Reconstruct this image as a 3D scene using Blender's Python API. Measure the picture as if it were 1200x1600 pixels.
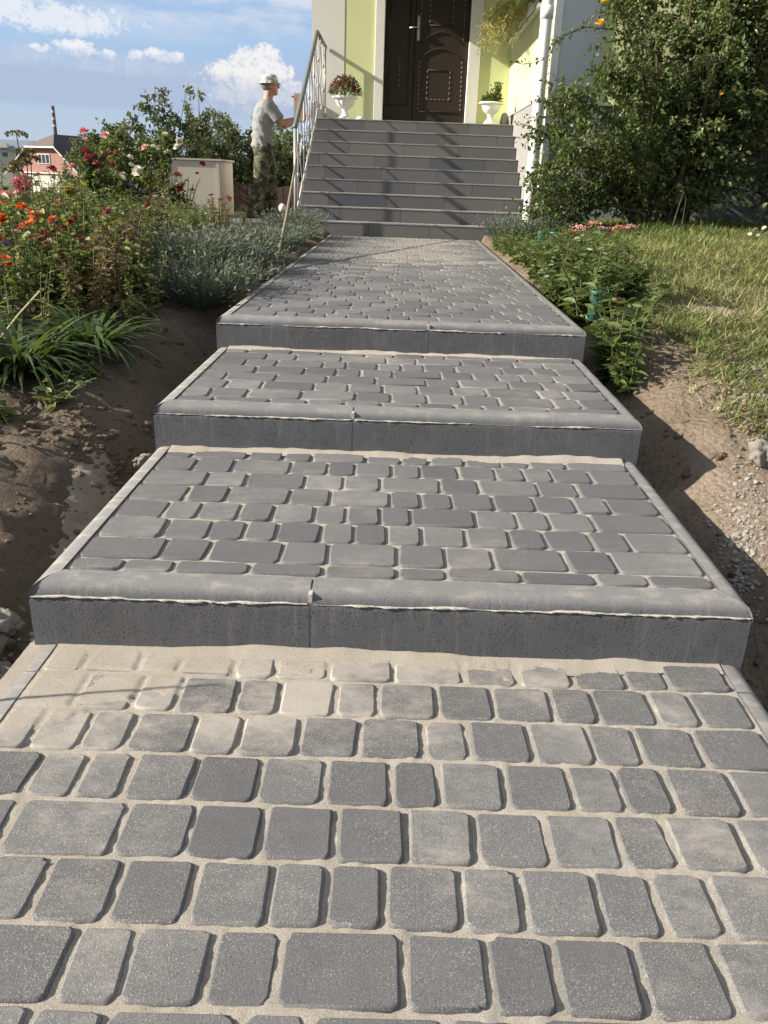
import bpy, bmesh, math, random
import numpy as np
from mathutils import Vector, Matrix, Euler

random.seed(7)
RNG = np.random.default_rng(11)
SC = bpy.context.scene
COL = SC.collection
for o in list(bpy.data.objects):
    bpy.data.objects.remove(o)

# ------------------------------------------------------------------ camera
F_PX, PITCH, ROLL, YAW = 1284.3, 0.3864, 0.0368, -0.0104
CAM = np.array([-0.0084, 0.0, 0.9366])
_fw = np.array([math.sin(YAW)*math.cos(PITCH), math.cos(YAW)*math.cos(PITCH), -math.sin(PITCH)])
_r = np.array([math.cos(YAW), -math.sin(YAW), 0.0])
_u = np.cross(_r, _fw)
_r2 = _r*math.cos(ROLL) + _u*math.sin(ROLL)
_u2 = -_r*math.sin(ROLL) + _u*math.cos(ROLL)
cam = bpy.data.cameras.new('camera')
camo = bpy.data.objects.new('camera', cam)
COL.objects.link(camo)
cam.sensor_fit = 'VERTICAL'
cam.sensor_height = 24.0
cam.lens = F_PX/1600*24.0
cam.clip_start = 0.02
cam.clip_end = 9000
M = Matrix.Identity(4)
for i in range(3):
    M[i][0], M[i][1], M[i][2], M[i][3] = _r2[i], _u2[i], -_fw[i], CAM[i]
camo.matrix_world = M
SC.camera = camo


def at(u, v, Y=None, z=None):
    """place of a measured point of the survey photo at distance Y or height z"""
    D = _fw + _r2*(u-600)/F_PX - _u2*(v-800)/F_PX
    t = (Y-CAM[1])/D[1] if Y is not None else (z-CAM[2])/D[2]
    return CAM + D*t


# ------------------------------------------------------------------ exposure
SC.view_settings.view_transform = 'Standard'
SC.view_settings.look = 'None'
SC.view_settings.gamma = 1.0
SC.view_settings.use_curve_mapping = False
EXPO = 1.15
SC.view_settings.exposure = EXPO
SC.cycles.max_bounces = 6
SC.cycles.transparent_max_bounces = 6

# ------------------------------------------------------------------ sun
LDIR = Vector((1.0, 0.18, -0.52)).normalized()
sun = bpy.data.lights.new('sun', 'SUN')
sun.energy = 4.8
sun.angle = math.radians(0.55)
sun.color = (1.0, 0.925, 0.81)
suno = bpy.data.objects.new('sun', sun)
COL.objects.link(suno)
suno.rotation_euler = LDIR.to_track_quat('-Z', 'Y').to_euler()
suno.location = (-20, -4, 12)

# ------------------------------------------------------------------ sky
world = bpy.data.worlds.new('World')
SC.world = world
world.use_nodes = True
wt = world.node_tree
wt.nodes.clear()
SKY_STRENGTH = 0.09


def wn(t, **kw):
    n = wt.nodes.new(t)
    for k, v in kw.items():
        setattr(n, k, v)
    return n


def wl(a, b):
    wt.links.new(a, b)


def wmath(op, a, b=None, c=None, clamp=False):
    n = wn('ShaderNodeMath', operation=op)
    n.use_clamp = clamp
    for i, x in enumerate((a, b, c)):
        if x is None:
            continue
        if isinstance(x, (int, float)):
            n.inputs[i].default_value = x
        else:
            wl(x, n.inputs[i])
    return n.outputs[0]


def wstep(x, lo, hi):
    n = wn('ShaderNodeMapRange')
    n.interpolation_type = 'SMOOTHSTEP'
    wl(x, n.inputs[0])
    n.inputs[1].default_value = lo
    n.inputs[2].default_value = hi
    return n.outputs[0]


def wmix(fac, a, b):
    n = wn('ShaderNodeMix', data_type='RGBA')
    wl(fac, n.inputs[0])
    for s, x in ((6, a), (7, b)):
        if isinstance(x, tuple):
            n.inputs[s].default_value = (*x, 1)
        else:
            wl(x, n.inputs[s])
    return n.outputs[2]


tc = wn('ShaderNodeTexCoord')
sep = wn('ShaderNodeSeparateXYZ')
wl(tc.outputs['Generated'], sep.inputs[0])
AZ = wmath('ARCTAN2', sep.outputs[0], sep.outputs[1])
EL = wmath('ARCSINE', sep.outputs[2])
sky = wn('ShaderNodeTexSky', sky_type='NISHITA')
sky.sun_disc = False
sky.sun_elevation = math.asin(-LDIR.z)
sky.sun_rotation = math.atan2(-LDIR.x, -LDIR.y)
sky.air_density = 1.0
sky.dust_density = 1.2
sky.ozone_density = 2.0


def wnoise(sx, sy, scale, detail, off=0.0, rough=0.55):
    c = wn('ShaderNodeCombineXYZ')
    wl(wmath('MULTIPLY', AZ, sx), c.inputs[0])
    wl(wmath('MULTIPLY', EL, sy), c.inputs[1])
    c.inputs[2].default_value = off
    n = wn('ShaderNodeTexNoise')
    wl(c.outputs[0], n.inputs['Vector'])
    n.inputs['Scale'].default_value = scale
    n.inputs['Detail'].default_value = detail
    n.inputs['Roughness'].default_value = rough
    return n.outputs['Fac']


K = 1.0/(SKY_STRENGTH*2**EXPO)        # cloud radiance in the units of the sky texture
n_puff = wnoise(1, 1.1, 85, 5, 1.3, 0.62)
n_fine = wnoise(1, 1.1, 240, 4, 4.3, 0.62)
n_shade = wnoise(1, 1.3, 120, 4, 6.6, 0.6)
n_wide = wnoise(1, 2.6, 5.5, 5, 7.1, 0.55)
n_band = wnoise(1, 4.0, 3.2, 3, 2.2, 0.5)
n_cirr = wnoise(1, 3.6, 7.5, 6, 9.6, 0.6)

col = sky.outputs[0]
# a brighter clear blue, as the phone recorded it
bl = wn('ShaderNodeMix', data_type='RGBA')
bl.inputs[0].default_value = 0.7
wl(col, bl.inputs[6])
bl.inputs[7].default_value = (0.33*K, 0.49*K, 0.77*K, 1)
col = bl.outputs[2]
# pale haze towards the horizon, all round
hz = wstep(EL, 0.085, -0.01)
col = wmix(wmath('MULTIPLY', hz, 0.9), col, (0.56*K, 0.64*K, 0.76*K))
# thin white high cloud
ci = wmath('MULTIPLY', wstep(n_cirr, 0.40, 0.64), wstep(EL, 0.110, 0.160))
col = wmix(wmath('MULTIPLY', ci, 0.85), col, (0.76*K, 0.79*K, 0.86*K))
fill_veil = wmath('MULTIPLY', wstep(wnoise(0.8, 1.6, 2.6, 6, 5.5, 0.62), 0.28, 0.56), wstep(EL, 0.14, 0.30))  # added veil, mostly above the view, whitens and lifts the fill light
col = wmix(wmath('MULTIPLY', fill_veil, 0.8), col, (0.62*K, 0.64*K, 0.68*K))
# grey blue layer below the cumulus
lay = wmath('MULTIPLY', wstep(EL, 0.052, 0.062), wstep(wmath('ADD', EL, wmath('MULTIPLY', n_wide, -0.05)), 0.100, 0.068))
lay = wmath('MULTIPLY', lay, wstep(n_band, 0.22, 0.46))
col = wmix(wmath('MULTIPLY', lay, 0.85), col, (0.44*K, 0.52*K, 0.70*K))


def blobs(lst):
    acc = None
    for a, e, ra, re in lst:
        dx = wmath('MULTIPLY', wmath('SUBTRACT', AZ, a), 1/ra)
        dy = wmath('MULTIPLY', wmath('SUBTRACT', EL, e), 1/re)
        q = wmath('SUBTRACT', 1.0, wmath('ADD', wmath('MULTIPLY', dx, dx), wmath('MULTIPLY', dy, dy)))
        acc = q if acc is None else wmath('MAXIMUM', acc, q)
    return acc


def puffs(col, lst, soft, colr, amt=1.0, nz=2.6, base=None):
    q = blobs(lst)
    e = wmath('ADD', q, wmath('MULTIPLY', wmath('SUBTRACT', n_puff, 0.52), nz))
    e = wmath('ADD', e, wmath('MULTIPLY', wmath('SUBTRACT', n_fine, 0.5), 1.3))
    m = wmath('MULTIPLY', wstep(e, 0.0, soft), wstep(q, -1.1, -0.1))
    if base is not None:
        m = wmath('MULTIPLY', m, wstep(wmath('ADD', EL, wmath('MULTIPLY', wmath('SUBTRACT', n_puff, 0.5), 0.02)), base-0.008, base+0.014))
        colr = wmix(wmath('MULTIPLY', wstep(n_shade, 0.5, 0.66), 0.75), colr, tuple(c*f for c, f in zip(colr, (0.72, 0.76, 0.86))))
    return wmix(wmath('MULTIPLY', m, amt), col, colr)


# soft grey-white bodies, then bright heads
col = puffs(col, [(-0.165, 0.080, 0.075, 0.022), (-0.11, 0.078, 0.05, 0.016)], 1.1, (0.68*K, 0.71*K, 0.79*K), 0.85)
col = puffs(col, [(-0.30, 0.099, 0.10, 0.014), (-0.39, 0.102, 0.06, 0.014)], 1.6, (0.60*K, 0.67*K, 0.80*K), 0.7)
col = puffs(col, [(-0.36, 0.135, 0.085, 0.016), (-0.41, 0.142, 0.06, 0.018)], 0.9, (0.84*K, 0.87*K, 0.93*K), 0.9)
col = puffs(col, [(-0.196, 0.096, 0.030, 0.014), (-0.172, 0.108, 0.026, 0.016), (-0.155, 0.115, 0.020, 0.014),
                  (-0.150, 0.098, 0.030, 0.016), (-0.176, 0.094, 0.034, 0.015), (-0.128, 0.086, 0.02, 0.009),
                  (-0.122, 0.078, 0.024, 0.010)], 0.75, (0.93*K, 0.91*K, 0.90*K), 0.95, 2.6, 0.086)
col = puffs(col, [(-0.378, 0.1085, 0.012, 0.0045), (-0.350, 0.111, 0.022, 0.008), (-0.338, 0.1065, 0.018, 0.007),
                  (-0.318, 0.106, 0.013, 0.0065), (-0.288, 0.1075, 0.011, 0.006), (-0.266, 0.110, 0.017, 0.008),
                  (-0.249, 0.108, 0.013, 0.007)], 0.8, (0.93*K, 0.93*K, 0.94*K), 0.95, 2.8, 0.103)
# the same kind of cumulus further round the horizon
q2 = wmath('MULTIPLY', wmath('MULTIPLY', wstep(EL, 0.085, 0.10), wstep(EL, 0.17, 0.115)), wstep(wmath('ABSOLUTE', wmath('ADD', AZ, 0.26)), 0.19, 0.32))
m2 = wmath('MULTIPLY', wstep(n_puff, 0.54, 0.64), wmath('MULTIPLY', q2, wstep(n_wide, 0.45, 0.6)))
col = wmix(m2, col, (0.9*K, 0.9*K, 0.9*K))
bg = wn('ShaderNodeBackground')
wl(col, bg.inputs[0])
bg.inputs[1].default_value = SKY_STRENGTH
wo = wn('ShaderNodeOutputWorld')
wl(bg.outputs[0], wo.inputs[0])


# ------------------------------------------------------------------ tagging
def tag(o, label=None, cat=None, group=None, kind=None):
    if label:
        o['label'] = label
    if cat:
        o['category'] = cat
    if group:
        o['group'] = group
    if kind:
        o['kind'] = kind
    return o


def empty(name, loc=(0, 0, 0), rz=0.0, parent=None):
    o = bpy.data.objects.new(name, None)
    o.empty_display_size = 0.1
    COL.objects.link(o)
    o.location = loc
    o.rotation_euler = (0, 0, rz)
    if parent:
        o.parent = parent
    return o


def link(name, me, mats=None, parent=None, loc=(0, 0, 0), rot=(0, 0, 0), scale=(1, 1, 1)):
    o = bpy.data.objects.new(name, me)
    if mats is not None and len(me.materials) == 0:
        for m in (mats if isinstance(mats, (list, tuple)) else [mats]):
            me.materials.append(m)
    COL.objects.link(o)
    o.location = loc
    o.rotation_euler = rot
    o.scale = scale
    if parent:
        o.parent = parent
    return o


def mesh_of(name, V, Fs, mi=None, smooth=False, rnd=None):
    """Fs: list of index arrays (M,3) or (M,4)"""
    V = np.asarray(V, dtype=np.float32)
    if not isinstance(Fs, (list, tuple)) or (len(Fs) and np.ndim(Fs[0]) == 1):
        Fs = [np.asarray(Fs)]
    Fs = [np.asarray(f, dtype=np.int32) for f in Fs if len(f)]
    me = bpy.data.meshes.new(name)
    me.vertices.add(len(V))
    me.vertices.foreach_set('co', V.ravel())
    nl = sum(f.size for f in Fs)
    npoly = sum(len(f) for f in Fs)
    me.loops.add(nl)
    me.loops.foreach_set('vertex_index', np.concatenate([f.ravel() for f in Fs]))
    me.polygons.add(npoly)
    tot = np.concatenate([np.full(len(f), f.shape[1], dtype=np.int32) for f in Fs])
    st = np.concatenate([[0], np.cumsum(tot)[:-1]]).astype(np.int32)
    me.polygons.foreach_set('loop_start', st)
    me.polygons.foreach_set('loop_total', tot)
    if mi is not None:
        me.polygons.foreach_set('material_index', np.asarray(mi, dtype=np.int32))
    me.polygons.foreach_set('use_smooth', np.full(npoly, bool(smooth)))
    if rnd is not None:
        a = me.attributes.new('rnd', 'FLOAT', 'POINT')
        a.data.foreach_set('value', np.asarray(rnd, dtype=np.float32))
    me.update(calc_edges=True)
    return me


class MB:
    """collects simple shapes into one mesh"""
    def __init__(self):
        self.v, self.f3, self.f4, self.m3, self.m4, self.n = [], [], [], [], [], 0
        self.r = []

    def add(self, V, F4=None, F3=None, m=0, rnd=0.5):
        V = np.asarray(V, float)
        if F4 is not None and len(F4):
            self.f4.append(np.asarray(F4)+self.n)
            self.m4 += [m]*len(F4)
        if F3 is not None and len(F3):
            self.f3.append(np.asarray(F3)+self.n)
            self.m3 += [m]*len(F3)
        self.v.append(V)
        self.r.append(np.full(len(V), rnd) if np.isscalar(rnd) else rnd)
        self.n += len(V)
        return self

    def box(self, x0, x1, y0, y1, z0, z1, m=0, b=0.0):
        if b <= 0:
            V = [(x, y, z) for z in (z0, z1) for y in (y0, y1) for x in (x0, x1)]
            F = [(0, 2, 3, 1), (4, 5, 7, 6), (0, 1, 5, 4), (2, 6, 7, 3), (0, 4, 6, 2), (1, 3, 7, 5)]
            return self.add(V, F, m=m)
        bm = bmesh.new()
        bmesh.ops.create_cube(bm, size=1.0)
        for v in bm.verts:
            v.co = Vector(((x0+x1)/2+v.co.x*(x1-x0), (y0+y1)/2+v.co.y*(y1-y0), (z0+z1)/2+v.co.z*(z1-z0)))
        bmesh.ops.bevel(bm, geom=bm.edges[:], offset=b, segments=2, affect='EDGES', profile=0.6)
        return self.bm(bm, m)

    def bm(self, bm, m=0):
        bm.verts.index_update()
        V = [tuple(v.co) for v in bm.verts]
        bmesh.ops.triangulate(bm, faces=[f for f in bm.faces if len(f.verts) > 4])
        F4 = [tuple(v.index for v in f.verts) for f in bm.faces if len(f.verts) == 4]
        F3 = [tuple(v.index for v in f.verts) for f in bm.faces if len(f.verts) == 3]
        bm.free()
        return self.add(V, F4, F3, m)

    def tube(self, path, rad, sides=8, m=0, cap=True, rnd=0.5):
        P = np.asarray(path, float)
        n = len(P)
        R = np.full(n, rad) if np.isscalar(rad) else np.asarray(rad, float)
        T = np.gradient(P, axis=0)
        T /= np.linalg.norm(T, axis=1)[:, None]+1e-9
        ref = np.array([0, 0, 1.0]) if abs(T[0][2]) < 0.9 else np.array([1.0, 0, 0])
        V = []
        for i in range(n):
            a = np.cross(T[i], ref)
            if np.linalg.norm(a) < 1e-3:
                a = np.cross(T[i], np.array([0.3, 1, 0.2]))
            a /= np.linalg.norm(a)
            b = np.cross(T[i], a)
            for k in range(sides):
                t = 2*math.pi*k/sides
                V.append(P[i]+R[i]*(a*math.cos(t)+b*math.sin(t)))
        F4 = [(i*sides+k, i*sides+(k+1) % sides, (i+1)*sides+(k+1) % sides, (i+1)*sides+k) for i in range(n-1) for k in range(sides)]
        F3 = []
        if cap:
            V.append(P[0]); V.append(P[-1])
            c0, c1 = n*sides, n*sides+1
            F3 = [(c0, (k+1) % sides, k) for k in range(sides)]+[(c1, (n-1)*sides+k, (n-1)*sides+(k+1) % sides) for k in range(sides)]
        return self.add(V, F4, F3, m, rnd)

    def lathe(self, prof, sides=24, m=0, c=(0, 0, 0), lobes=0, amp=0.0, lobe_z=(0, 1)):
        V = []
        for r, z in prof:
            for k in range(sides):
                t = 2*math.pi*k/sides
                rr = r
                if lobes and lobe_z[0] <= z <= lobe_z[1]:
                    rr = r*(1+amp*(abs(math.sin(lobes*t/2))-0.6))
                V.append((c[0]+rr*math.cos(t), c[1]+rr*math.sin(t), c[2]+z))
        n = len(prof)
        F = [(i*sides+k, i*sides+(k+1) % sides, (i+1)*sides+(k+1) % sides, (i+1)*sides+k) for i in range(n-1) for k in range(sides)]
        return self.add(V, F, m=m)

    def mesh(self, name, smooth=False):
        V = np.concatenate(self.v)
        Fs, mi = [], []
        if self.f4:
            Fs.append(np.concatenate(self.f4)); mi += self.m4
        if self.f3:
            Fs.append(np.concatenate(self.f3)); mi += self.m3
        return mesh_of(name, V, Fs, mi, smooth, np.concatenate(self.r))

    def build(self, name, mats, parent=None, smooth=False, **kw):
        return link(name, self.mesh(name, smooth), mats, parent, **kw)


# ------------------------------------------------------------------ noise (numpy)
_perm = RNG.random((256, 256))


def vnoise(x, y):
    x = np.asarray(x, float); y = np.asarray(y, float)
    xi = np.floor(x).astype(int); yi = np.floor(y).astype(int)
    fx = x-xi; fy = y-yi
    fx = fx*fx*(3-2*fx); fy = fy*fy*(3-2*fy)
    a = _perm[xi % 256, yi % 256]; b = _perm[(xi+1) % 256, yi % 256]
    c = _perm[xi % 256, (yi+1) % 256]; d = _perm[(xi+1) % 256, (yi+1) % 256]
    return (a*(1-fx)+b*fx)*(1-fy)+(c*(1-fx)+d*fx)*fy


def fbm(x, y, o=4):
    s = 0; a = 0.5; t = 0
    for i in range(o):
        s = s+a*vnoise(x*2**i+17.3*i, y*2**i+5.1*i); t += a; a *= 0.55
    return s/t


def sst(a, b, x):
    t = np.clip((np.asarray(x, float)-a)/(b-a), 0, 1)
    return t*t*(3-2*t)


# ------------------------------------------------------------------ materials
class NM:
    def __init__(self, name):
        self.m = bpy.data.materials.new(name)
        self.m.use_nodes = True
        self.t = self.m.node_tree
        self.p = self.t.nodes['Principled BSDF']
        self.out = self.t.nodes['Material Output']
        self.co = None

    def n(self, t, **kw):
        n = self.t.nodes.new(t)
        for k, v in kw.items():
            setattr(n, k, v)
        return n

    def l(self, a, b):
        self.t.links.new(a, b)

    def coord(self, kind='Object'):
        c = self.n('ShaderNodeTexCoord')
        return c.outputs[kind]

    def pos(self):
        return self.n('ShaderNodeNewGeometry').outputs['Position']

    def noise(self, vec, scale, detail=4, rough=0.55, out='Fac'):
        n = self.n('ShaderNodeTexNoise')
        self.l(vec, n.inputs['Vector'])
        n.inputs['Scale'].default_value = scale
        n.inputs['Detail'].default_value = detail
        n.inputs['Roughness'].default_value = rough
        return n.outputs[out]

    def vor(self, vec, scale, feature='F1', out='Distance'):
        n = self.n('ShaderNodeTexVoronoi', feature=feature)
        self.l(vec, n.inputs['Vector'])
        n.inputs['Scale'].default_value = scale
        return n.outputs[out]

    def mapping(self, vec, scale=(1, 1, 1), rot=(0, 0, 0), loc=(0, 0, 0)):
        n = self.n('ShaderNodeMapping')
        self.l(vec, n.inputs[0])
        n.inputs['Scale'].default_value = scale
        n.inputs['Rotation'].default_value = rot
        n.inputs['Location'].default_value = loc
        return n.outputs[0]

    def ramp(self, fac, stops, interp='LINEAR'):
        n = self.n('ShaderNodeValToRGB')
        n.color_ramp.interpolation = interp
        els = n.color_ramp.elements
        while len(els) < len(stops):
            els.new(0.5)
        for e, (p, c) in zip(els, stops):
            e.position = p
            e.color = (*c, 1) if isinstance(c, tuple) else (c, c, c, 1)
        self.l(fac, n.inputs[0])
        return n.outputs[0]

    def math(self, op, a, b=None, clamp=False):
        n = self.n('ShaderNodeMath', operation=op)
        n.use_clamp = clamp
        for i, x in enumerate((a, b)):
            if x is None:
                continue
            if isinstance(x, (int, float)):
                n.inputs[i].default_value = x
            else:
                self.l(x, n.inputs[i])
        return n.outputs[0]

    def step(self, x, lo, hi):
        n = self.n('ShaderNodeMapRange')
        n.interpolation_type = 'SMOOTHSTEP'
        self.l(x, n.inputs[0])
        n.inputs[1].default_value = lo
        n.inputs[2].default_value = hi
        return n.outputs[0]

    def mix(self, fac, a, b, blend='MIX'):
        n = self.n('ShaderNodeMix', data_type='RGBA', blend_type=blend)
        if isinstance(fac, (int, float)):
            n.inputs[0].default_value = fac
        else:
            self.l(fac, n.inputs[0])
        for s, x in ((6, a), (7, b)):
            if isinstance(x, tuple):
                n.inputs[s].default_value = (*x, 1)
            else:
                self.l(x, n.inputs[s])
        return n.outputs[2]

    def base(self, c):
        if isinstance(c, tuple):
            self.p.inputs['Base Color'].default_value = (*c, 1)
        else:
            self.l(c, self.p.inputs['Base Color'])
        return self

    def rough(self, r, spec=0.5, metal=0.0):
        if isinstance(r, (int, float)):
            self.p.inputs['Roughness'].default_value = r
        else:
            self.l(r, self.p.inputs['Roughness'])
        self.p.inputs['Specular IOR Level'].default_value = spec
        self.p.inputs['Metallic'].default_value = metal
        return self

    def bump(self, h, dist=0.01, strength=1.0):
        n = self.n('ShaderNodeBump')
        n.inputs['Distance'].default_value = dist
        n.inputs['Strength'].default_value = strength
        self.l(h, n.inputs['Height'])
        self.l(n.outputs[0], self.p.inputs['Normal'])
        return self

    def objrnd(self):
        return self.n('ShaderNodeObjectInfo').outputs['Random']

    def attr(self, name='rnd'):
        return self.n('ShaderNodeAttribute', attribute_name=name).outputs['Fac']


SANDC = (0.52, 0.472, 0.405)
SANDC2 = (0.41, 0.370, 0.315)


def m_paver(dusty=0.0):
    k = NM('paver_concrete')
    p = k.pos()
    r = k.objrnd()
    cells = k.ramp(r, [(0.0, (0.078, 0.079, 0.083)), (0.5, (0.105, 0.106, 0.109)), (1.0, (0.142, 0.142, 0.143))])
    fine = k.noise(p, 420, 3, 0.7)
    big = k.noise(p, 16, 4, 0.6)
    c = k.mix(k.math('MULTIPLY', k.step(fine, 0.35, 0.75), 0.55), cells, (0.19, 0.185, 0.178))
    c = k.mix(k.math('MULTIPLY', k.step(big, 0.35, 0.7), 0.22), c, (0.080, 0.079, 0.078))
    # a few brownish concrete clouds
    br = k.noise(k.mapping(p, loc=(7, 3, 0)), 5.5, 3, 0.5)
    c = k.mix(k.math('MULTIPLY', k.step(br, 0.6, 0.75), 0.3), c, (0.16, 0.12, 0.095))
    # swept sand left on the stones: streaks across, patches, grains
    sx = k.mapping(p, scale=(1.0, 1.5, 1.0), rot=(0, 0, 0.5))
    st = k.noise(sx, 21, 8, 0.74)
    pt = k.noise(p, 3.1, 3, 0.5)
    rr = k.math('MULTIPLY', k.math('SUBTRACT', r, 0.5), 0.16)
    amt = k.math('ADD', k.math('ADD', k.math('ADD', k.math('MULTIPLY', st, 0.5), k.math('MULTIPLY', pt, 0.62)), rr), 0.025)
    sepn = k.n('ShaderNodeSeparateXYZ')
    k.l(p, sepn.inputs[0])
    # more of it towards the back of the lowest terrace
    loc = k.math('MULTIPLY', k.step(sepn.outputs[1], 1.02, 1.42), k.step(sepn.outputs[1], 1.62, 1.5))
    loc = k.math('MULTIPLY', loc, k.step(sepn.outputs[0], 0.75, -0.45))
    amt = k.math('ADD', amt, k.math('MULTIPLY', loc, 0.26))
    # and a worn pale stretch in the middle of the walk near the stairs
    loc2 = k.math('MULTIPLY', k.step(sepn.outputs[1], 5.0, 6.4), k.step(k.math('ABSOLUTE', k.math('SUBTRACT', sepn.outputs[0], 0.15)), 0.75, 0.1))
    amt = k.math('ADD', amt, k.math('MULTIPLY', loc2, 0.27))
    dust = k.step(amt, 0.60, 0.90)
    grains = k.step(k.noise(p, 430, 3, 0.7), 0.55, 0.64)
    gr = k.math('MULTIPLY', grains, k.step(amt, 0.40, 0.66))
    mask = k.math('MAXIMUM', k.math('MULTIPLY', dust, 0.82), k.math('MULTIPLY', gr, 0.75))
    loc3 = k.step(sepn.outputs[1], 1.52, 1.58)
    mask = k.math('MULTIPLY', mask, k.math('SUBTRACT', 1.0, k.math('MULTIPLY', loc3, 0.45)))
    # sides of the stones that touch the sand bed carry sand too
    c = k.mix(mask, c, SANDC2)
    k.base(c).rough(k.ramp(fine, [(0.3, 0.62), (0.7, 0.88)]), 0.35)
    spk = k.math('MULTIPLY', k.step(k.vor(p, 150), 0.17, 0.07), k.step(k.noise(p, 45, 3), 0.47, 0.56))
    c = k.mix(k.math('MULTIPLY', k.math('MULTIPLY', spk, k.math('ADD', k.math('MULTIPLY', k.math('FRACT', k.math('MULTIPLY', r, 7.3)), 0.9), 0.1)), 0.6), c, (0.45, 0.42, 0.37))
    pit = k.math('MULTIPLY', k.step(k.vor(p, 170), 0.16, 0.08), k.step(k.noise(p, 60, 2), 0.5, 0.6))
    c = k.mix(pit, c, (0.04, 0.04, 0.04))
    k.base(c)
    h = k.math('ADD', fine, k.math('MULTIPLY', k.noise(p, 900, 2, 0.6), 0.6))
    h = k.math('SUBTRACT', h, k.math('MULTIPLY', pit, 1.5))
    k.bump(h, 0.0016, 0.9)
    return k.m


def sepz(k):
    n = k.n('ShaderNodeSeparateXYZ')
    k.l(k.n('ShaderNodeNewGeometry').outputs['Normal'], n.inputs[0])
    return n.outputs[2]


def m_kerb(name='kerb_concrete', dust=0.40, pale=0.45):
    k = NM(name)
    p = k.pos()
    fine = k.noise(p, 260, 4, 0.7)
    big = k.noise(p, 7, 4, 0.6)
    c = k.ramp(big, [(0.3, (0.074, 0.076, 0.082)), (0.7, (0.105, 0.106, 0.111))])
    c = k.mix(k.math('MULTIPLY', k.step(fine, 0.4, 0.75), 0.4), c, (0.14, 0.138, 0.136))
    pits = k.math('ADD', k.vor(p, 210), k.math('MULTIPLY', k.step(sepz(k), 0.3, 0.9), 0.12))
    pn = k.noise(p, 34, 4, 0.6)
    pit = k.math('MULTIPLY', k.step(pits, 0.34, 0.12), k.step(pn, 0.44, 0.56))
    c = k.mix(k.math('MULTIPLY', pit, 0.8), c, (0.045, 0.045, 0.048))
    streak = k.noise(k.mapping(p, scale=(9, 1, 0.7)), 9, 4, 0.6)
    c = k.mix(k.math('MULTIPLY', k.step(streak, 0.52, 0.74), 0.24), c, (0.25, 0.235, 0.21))
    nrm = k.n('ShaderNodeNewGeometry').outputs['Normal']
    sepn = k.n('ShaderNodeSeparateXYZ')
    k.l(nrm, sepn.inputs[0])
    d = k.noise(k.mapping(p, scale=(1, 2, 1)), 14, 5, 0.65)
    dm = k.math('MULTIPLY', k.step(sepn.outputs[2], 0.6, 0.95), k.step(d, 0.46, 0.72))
    c = k.mix(k.math('MULTIPLY', k.step(sepn.outputs[2], 0.5, 0.95), pale), c, (0.27, 0.26, 0.245))  # upward faces painted paler: sun on the tops added to the dust
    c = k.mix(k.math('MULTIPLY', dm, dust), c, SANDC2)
    k.base(c).rough(0.85, 0.3)
    h = k.math('SUBTRACT', k.math('MULTIPLY', fine, 0.5), k.math('MULTIPLY', pit, 2.0))
    k.bump(h, 0.003, 0.8)
    return k.m


def m_sand():
    k = NM('swept_sand')
    p = k.pos()
    f = k.noise(p, 520, 3, 0.7)
    b = k.noise(p, 9, 4, 0.6)
    c = k.mix(k.step(b, 0.3, 0.7), SANDC, (0.46, 0.408, 0.335))
    c = k.mix(k.math('MULTIPLY', k.step(f, 0.52, 0.64), 0.75), c, (0.24, 0.205, 0.165))
    c = k.mix(k.math('MULTIPLY', k.step(f, 0.44, 0.34), 0.55), c, (0.66, 0.61, 0.53))
    k.base(c).rough(0.95, 0.2)
    h = k.math('ADD', k.math('MULTIPLY', f, 1.2), k.math('MULTIPLY', k.noise(k.mapping(p, scale=(1.2, 3.0, 1), rot=(0, 0, 0.4)), 60, 6, 0.7), 0.6))
    h = k.math('ADD', h, k.noise(p, 1100, 2, 0.6))
    k.bump(h, 0.0035, 1.0)
    return k.m


def m_soil():
    k = NM('garden_soil')
    p = k.pos()
    b = k.noise(p, 2.2, 5, 0.6)
    f = k.noise(p, 55, 6, 0.7)
    f2 = k.noise(p, 240, 3, 0.7)
    sepn = k.n('ShaderNodeSeparateXYZ')
    k.l(p, sepn.inputs[0])
    c = k.ramp(b, [(0.3, (0.19, 0.142, 0.103)), (0.5, (0.29, 0.225, 0.167)), (0.7, (0.39, 0.315, 0.24))])
    bank_shade = k.step(k.math('ADD', sepn.outputs[0], k.math('MULTIPLY', b, 0.7)), 0.2, -0.6)  # shade of the bed painted into the soil, darker to the left
    c = k.mix(k.math('MULTIPLY', bank_shade, 0.55), c, (0.10, 0.078, 0.060))
    c = k.mix(k.math('MULTIPLY', k.step(f, 0.5, 0.7), 0.55), c, (0.115, 0.08, 0.056))
    c = k.mix(k.math('MULTIPLY', k.step(f2, 0.58, 0.7), 0.4), c, (0.42, 0.36, 0.28))
    # meadow further off
    far = k.math('MAXIMUM', k.step(sepn.outputs[1], 9.0, 13.0), k.step(k.math('ABSOLUTE', sepn.outputs[0]), 4.5, 7.0))
    c = k.mix(far, c, k.mix(k.noise(p, 0.4, 4, 0.6), (0.07, 0.09, 0.035), (0.13, 0.12, 0.06)))
    k.base(c).rough(0.95, 0.15)
    cl = k.vor(k.mix(0.06, p, k.n('ShaderNodeTexNoise').outputs['Color']), 48)
    h = k.math('ADD', k.math('ADD', k.math('MULTIPLY', f, 1.0), k.math('MULTIPLY', f2, 0.3)), k.math('MULTIPLY', cl, -0.5))
    k.bump(h, 0.035, 1.0)
    return k.m


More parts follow.
